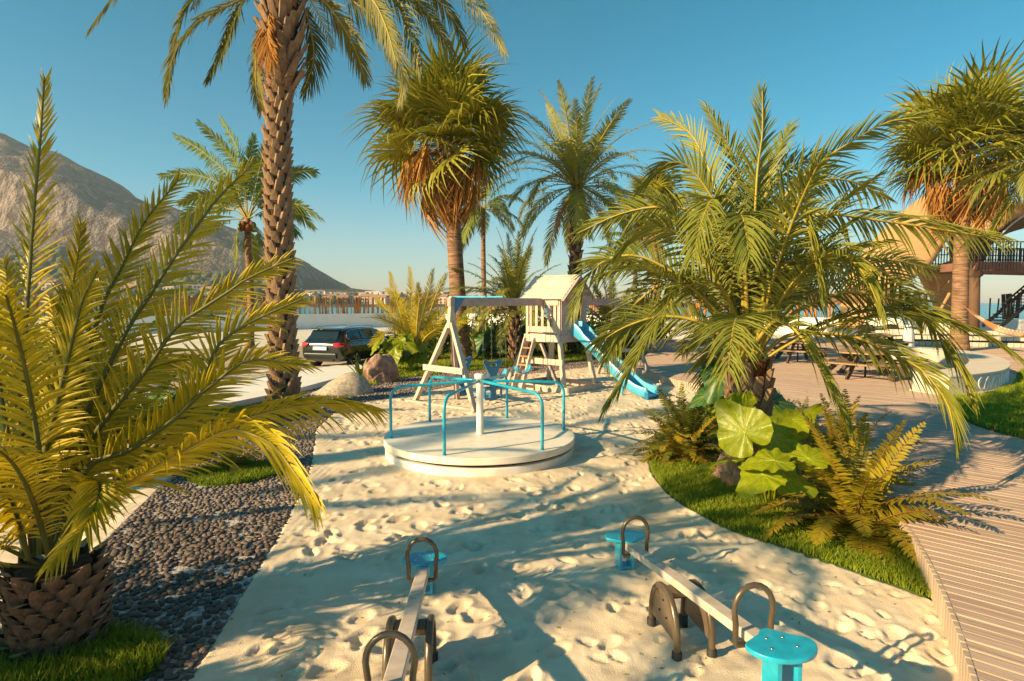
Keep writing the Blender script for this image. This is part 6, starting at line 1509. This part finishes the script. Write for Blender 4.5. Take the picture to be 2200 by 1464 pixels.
# ---------------------------------------------------------------- ochre pavilion
PO = Vector((28, 36, .2))
pv_ = thing('pavilion', 'ochre shell shaped pavilion with a brown pillar and a railed balcony at the right', 'building', PO)
def shell(name, m, A, B, n=18, th=.28, bulge=None):
    """a curved sheet between two edge curves, given thickness"""
    a = catmull([p - PO for p in A], n); c = catmull([p - PO for p in B], n); k = 10; vs = []
    for i in range(n):
        for j in range(k + 1):
            f = j / k; p = a[i] * (1 - f) + c[i] * f
            if bulge is not None: p = p + np.array(bulge) * 4 * f * (1 - f) * math.sin(math.pi * (i + .5) / n)
            vs.append(p)
    F = np.array([(i * (k + 1) + j, i * (k + 1) + j + 1, (i + 1) * (k + 1) + j + 1, (i + 1) * (k + 1) + j) for i in range(n - 1) for j in range(k)])
    o = put(name, mesh_np(name, vs, F, [M_[m]], smooth=True), pv_); s = o.modifiers.new('solid', 'SOLIDIFY'); s.thickness = th; s.offset = 0; return o
D1 = 36
shell('shell', 'ochre', [W(1805, 705, 35), W(1812, 640, 35.5), W(1845, 560, 36), W(1925, 470, 37), W(2015, 400, 38)],
      [W(1842, 705, 34), W(1880, 665, 34), W(1935, 615, 34), W(2002, 566, 35), W(2062, 452, 37)], bulge=(-.2, -.3, .1))
shell('shell', 'ochre', [W(2015, 398, 38), W(2080, 420, 36), W(2150, 440, 34), W(2260, 420, 32), W(2400, 360, 31)],
      [W(2064, 452, 37), W(2096, 505, 36), W(2140, 500, 35), W(2200, 458, 33.5), W(2400, 400, 32)], bulge=(0, -.2, .1))
shell('shell_underside', 'brown', [W(2062, 454, 37.2), W(2090, 508, 36.4), W(2138, 503, 35.6), W(2198, 462, 34.5), W(2400, 405, 33)],
      [W(2070, 600, 38.5), W(2090, 600, 38), W(2120, 545, 37.6), W(2160, 500, 37), W(2400, 440, 36)], th=.2)
shell('inner_wall', 'brown', [W(2042, 470, 37.8), W(2044, 560, 37.8), W(2060, 640, 37.8), W(2072, 700, 37.8)], [W(2108, 500, 37.6), W(2104, 580, 37.6), W(2088, 650, 37.6), W(2080, 700, 37.6)], th=.4)
shell('inner_shell', 'ochre', [W(1975, 585, 36.5), W(1988, 615, 36.5), W(2005, 645, 36.5), W(2015, 680, 36.5)], [W(2045, 560, 37), W(2050, 600, 37), W(2050, 650, 37), W(2048, 700, 37)], th=.3)
ribs = [((1985, 610), (2012, 585)), ((2012, 585), (2018, 628)), ((2018, 628), (2040, 600)), ((2000, 645), (2018, 628)), ((2020, 665), (2040, 630))]
for a, c in ribs: MB().bar(W(*a, 35.9) - PO, W(*c, 35.9) - PO, .10, .12, up=(0, 1, 0)).build('lattice_bar', M_['ochre'], pv_)
MB().tube([tuple(c) for c in catmull([W(2139, 519, 35) - PO, W(2165, 490, 34.5) - PO, W(2205, 462, 34) - PO, W(2300, 425, 33.5) - PO], 20)], .045, 6).build('rim_pipe', M_['white'], pv_)
pbase = W(2092, 718, 33); MB().tube([pbase - PO, W(2094, 580, 33) - PO], .26, 20).build('pillar', M_['brown'], pv_)
MB().lathe([(.28, 0), (.38, .1), (.38, .35)], W(2094, 596, 33) - PO, 20).build('capital', M_['brown'], pv_)
# balcony: a curved band of upright boards with a railing above
BC = catmull([W(2078, 582, 33.2), W(2110, 583, 32.6), W(2150, 583, 32.2), W(2200, 584, 32), W(2300, 586, 32), W(2420, 590, 32.4)], 60)
hz = (W(2150, 562, 32.2) - W(2150, 583, 32.2)).z
bal = MB(); 
for i in range(59):
    a, c = Vector(list(BC[i])) - PO, Vector(list(BC[i + 1])) - PO; d = (c - a)
    MB().bar(a + Vector((0, 0, hz / 2)), a + d * .86 + Vector((0, 0, hz / 2)), .06, hz, up=(0, 0, 1)).build('balcony_board', M_['balc'], pv_)
P = [Vector(list(c)) - PO for c in BC]; b = MB(); vs = [p + Vector((0, .06, .02)) for p in P] + [p + Vector((0, 3.6, .02)) for p in P] + [p + Vector((0, .06, hz * .9)) for p in P] + [p + Vector((0, 3.6, hz * .9)) for p in P]; n = 60
fs = []
for i in range(59): fs += [(i, n + i, n + i + 1, i + 1), (2 * n + i, 2 * n + i + 1, 3 * n + i + 1, 3 * n + i), (n + i, 3 * n + i, 3 * n + i + 1, n + i + 1), (i, i + 1, 2 * n + i + 1, 2 * n + i)]
b.add(vs, fs + [(0, 2 * n, 3 * n, n)]); b.build('balcony_floor', M_['balc'], pv_)
for dy, col in ((0.03, 'iron'), (3.4, 'iron')):
    for z in (hz + 1.05, hz + .62, hz + .08): MB().tube([p + Vector((0, dy, z)) for p in P[::3]], .03, 5).build('handrail', M_[col], pv_)
bm1 = MB().box((0, 0, .52), (.05, .03, 1.02)).mesh('baluster', M_['iron'])
for dy in (.03, 3.4):
    for i in range(0, 59): p = P[i] + Vector((0, dy, hz)); put('baluster', bm1, pv_, p)
# stair with a railing at the right
st_ = thing('stair', 'dark metal stair with railing beside the hammock at the right edge', 'stairs', (29.5, 35, .2)); so_ = Vector((29.5, 35, .2))
a, c = W(2150, 703, 34) - so_, W(2260, 610, 34) - so_
MB().bar(a, c, .10, .16).build('stringer', M_['iron'], st_); MB().bar(a + Vector((0, 1.3, 0)), c + Vector((0, 1.3, 0)), .10, .16).build('stringer', M_['iron'], st_)
MB().tube([a + Vector((0, 0, 1.25)), c + Vector((0, 0, 1.25))], .05, 6).build('handrail', M_['iron'], st_)
for k in range(14):
    p = a.lerp(c, (k + .5) / 14); MB().box(p + Vector((0, .65, .1)), (.3, 1.3, .05)).build('tread', M_['iron'], st_); MB().tube([p, p + Vector((0, 0, 1.25))], .022, 5).build('baluster', M_['iron'], st_)
# stone terrace with courses of blocks
te = thing('terrace_wall', 'low curved terrace of pale stone blocks below the pavilion', 'wall', (22, 28, .2)); to = Vector((22, 28, .2))
blk = MB().box((0, 0, 0), (.255, .30, .20)).mesh('block', M_['stone'])
for row in range(3):
    Cc = catmull([Vector((19.6 + row * .25, 31.0 + row * 1.2, 0)), Vector((23.5, 29.3 + row * 1.2, 0)), Vector((27.5, 27.6 + row * 1.3, 0)), Vector((31.5, 25.2 + row * 1.4, 0))], 60)
    s = 0; L = np.linalg.norm(np.diff(Cc, axis=0), axis=1); cum = np.concatenate([[0], np.cumsum(L)]); d = .24
    while d < cum[-1] - .3:
        x = np.interp(d, cum, Cc[:, 0]); y = np.interp(d, cum, Cc[:, 1]); x2 = np.interp(d + .1, cum, Cc[:, 0]); y2 = np.interp(d + .1, cum, Cc[:, 1])
        put('block', blk, te, (x - to.x, y - to.y, .13 + row * .245), (random.gauss(0, .01), 0, math.atan2(y2 - y, x2 - x)), (.97, 1, 1)); d += .275
    P = [Vector(list(c)) - to for c in Cc[::4]]; b = MB(); n = len(P); z = .13 + row * .245 + .10
    b.add([p + Vector((0, .1, z)) for p in P] + [p + Vector((2.0, 4.2, z)) for p in P], [(i, i + 1, n + i + 1, n + i) for i in range(n - 1)]); b.build('tread', M_['stone'], te)

# ---------------------------------------------------------------- low white seats, planters and poufs far back
def ring_planter(label, c, r, h, m='stone', r2_=None, cat='planter'):
    t = thing('round_planter', label, cat, c); MB().lathe([(r, -.05), (r, h), (r - .35, h), (r - .35, h - .12), (0, h - .12)], n=40, sm=False).build('wall', M_[m], t); return t
ring_planter('low round planter of mauve stone at the deck edge behind the slide', G(1432, 752, .2), 1.15, .42, 'pgpink_shade')
def white_block(label, p, size, rz=0, cat='bench', slots=True):
    t = thing('white_counter', label, cat, p, rz); MB().box((0, 0, size[2] / 2), size).build('body', M_['white'], t, bevel=.04)
    MB().box((0, -.05, size[2] + .04), (size[0] + .3, size[1] + .3, .08)).build('top', M_['white'], t, bevel=.02)
    if slots:
        for x in (-.28, .22): MB().box((size[0] * x, -size[1] / 2 - .004, size[2] * .55), (size[0] * .22, .02, .14)).build('slot', M_['balc'], t)
white_block('long white counter with dark slots behind the green palm fronds', G(1478, 728, .2), (5.2, 1.2, .95), .15)
white_block('white block seat right of the long counter', G(1560, 732, .2), (2.4, 1.2, .7), .15)
white_block('low white lounge plinth in front of the far white wall', G(1870, 720, .2), (5.5, 1.6, .5), -.1, slots=False)
for i, (px, py, lb) in enumerate(((1913, 716, 'brown domed basket beside the wire chair near the person'), (1862, 716, 'brown domed basket further left on the white plinth'))):
    t = thing('basket', lb, 'basket', G(px, py, .55)); MB().lathe([(.42, 0), (.46, .15), (.42, .36), (.28, .5), (.0, .56)], n=20).build('weave', M_['rung'], t)
    t = thing('wire_chair', 'yellow wire chair back ' + ('near the person' if i == 0 else 'on the white plinth by the parasol pole'), 'chair', G(px + 20, py, .55))
    for k in range(6): MB().tube([(-.35 + k * .15, 0, 0), (-.35 + k * .15, .1, .35 + k * .12)], .015, 5).build('wire', M_['leafA'], t)
    MB().tube([(-.35, .1, .35), (.40, .1, .95)], .02, 5).build('frame', M_['leafA'], t); MB().tube([(-.35, 0, 0), (.40, 0, 0)], .02, 5).build('frame', M_['leafA'], t)
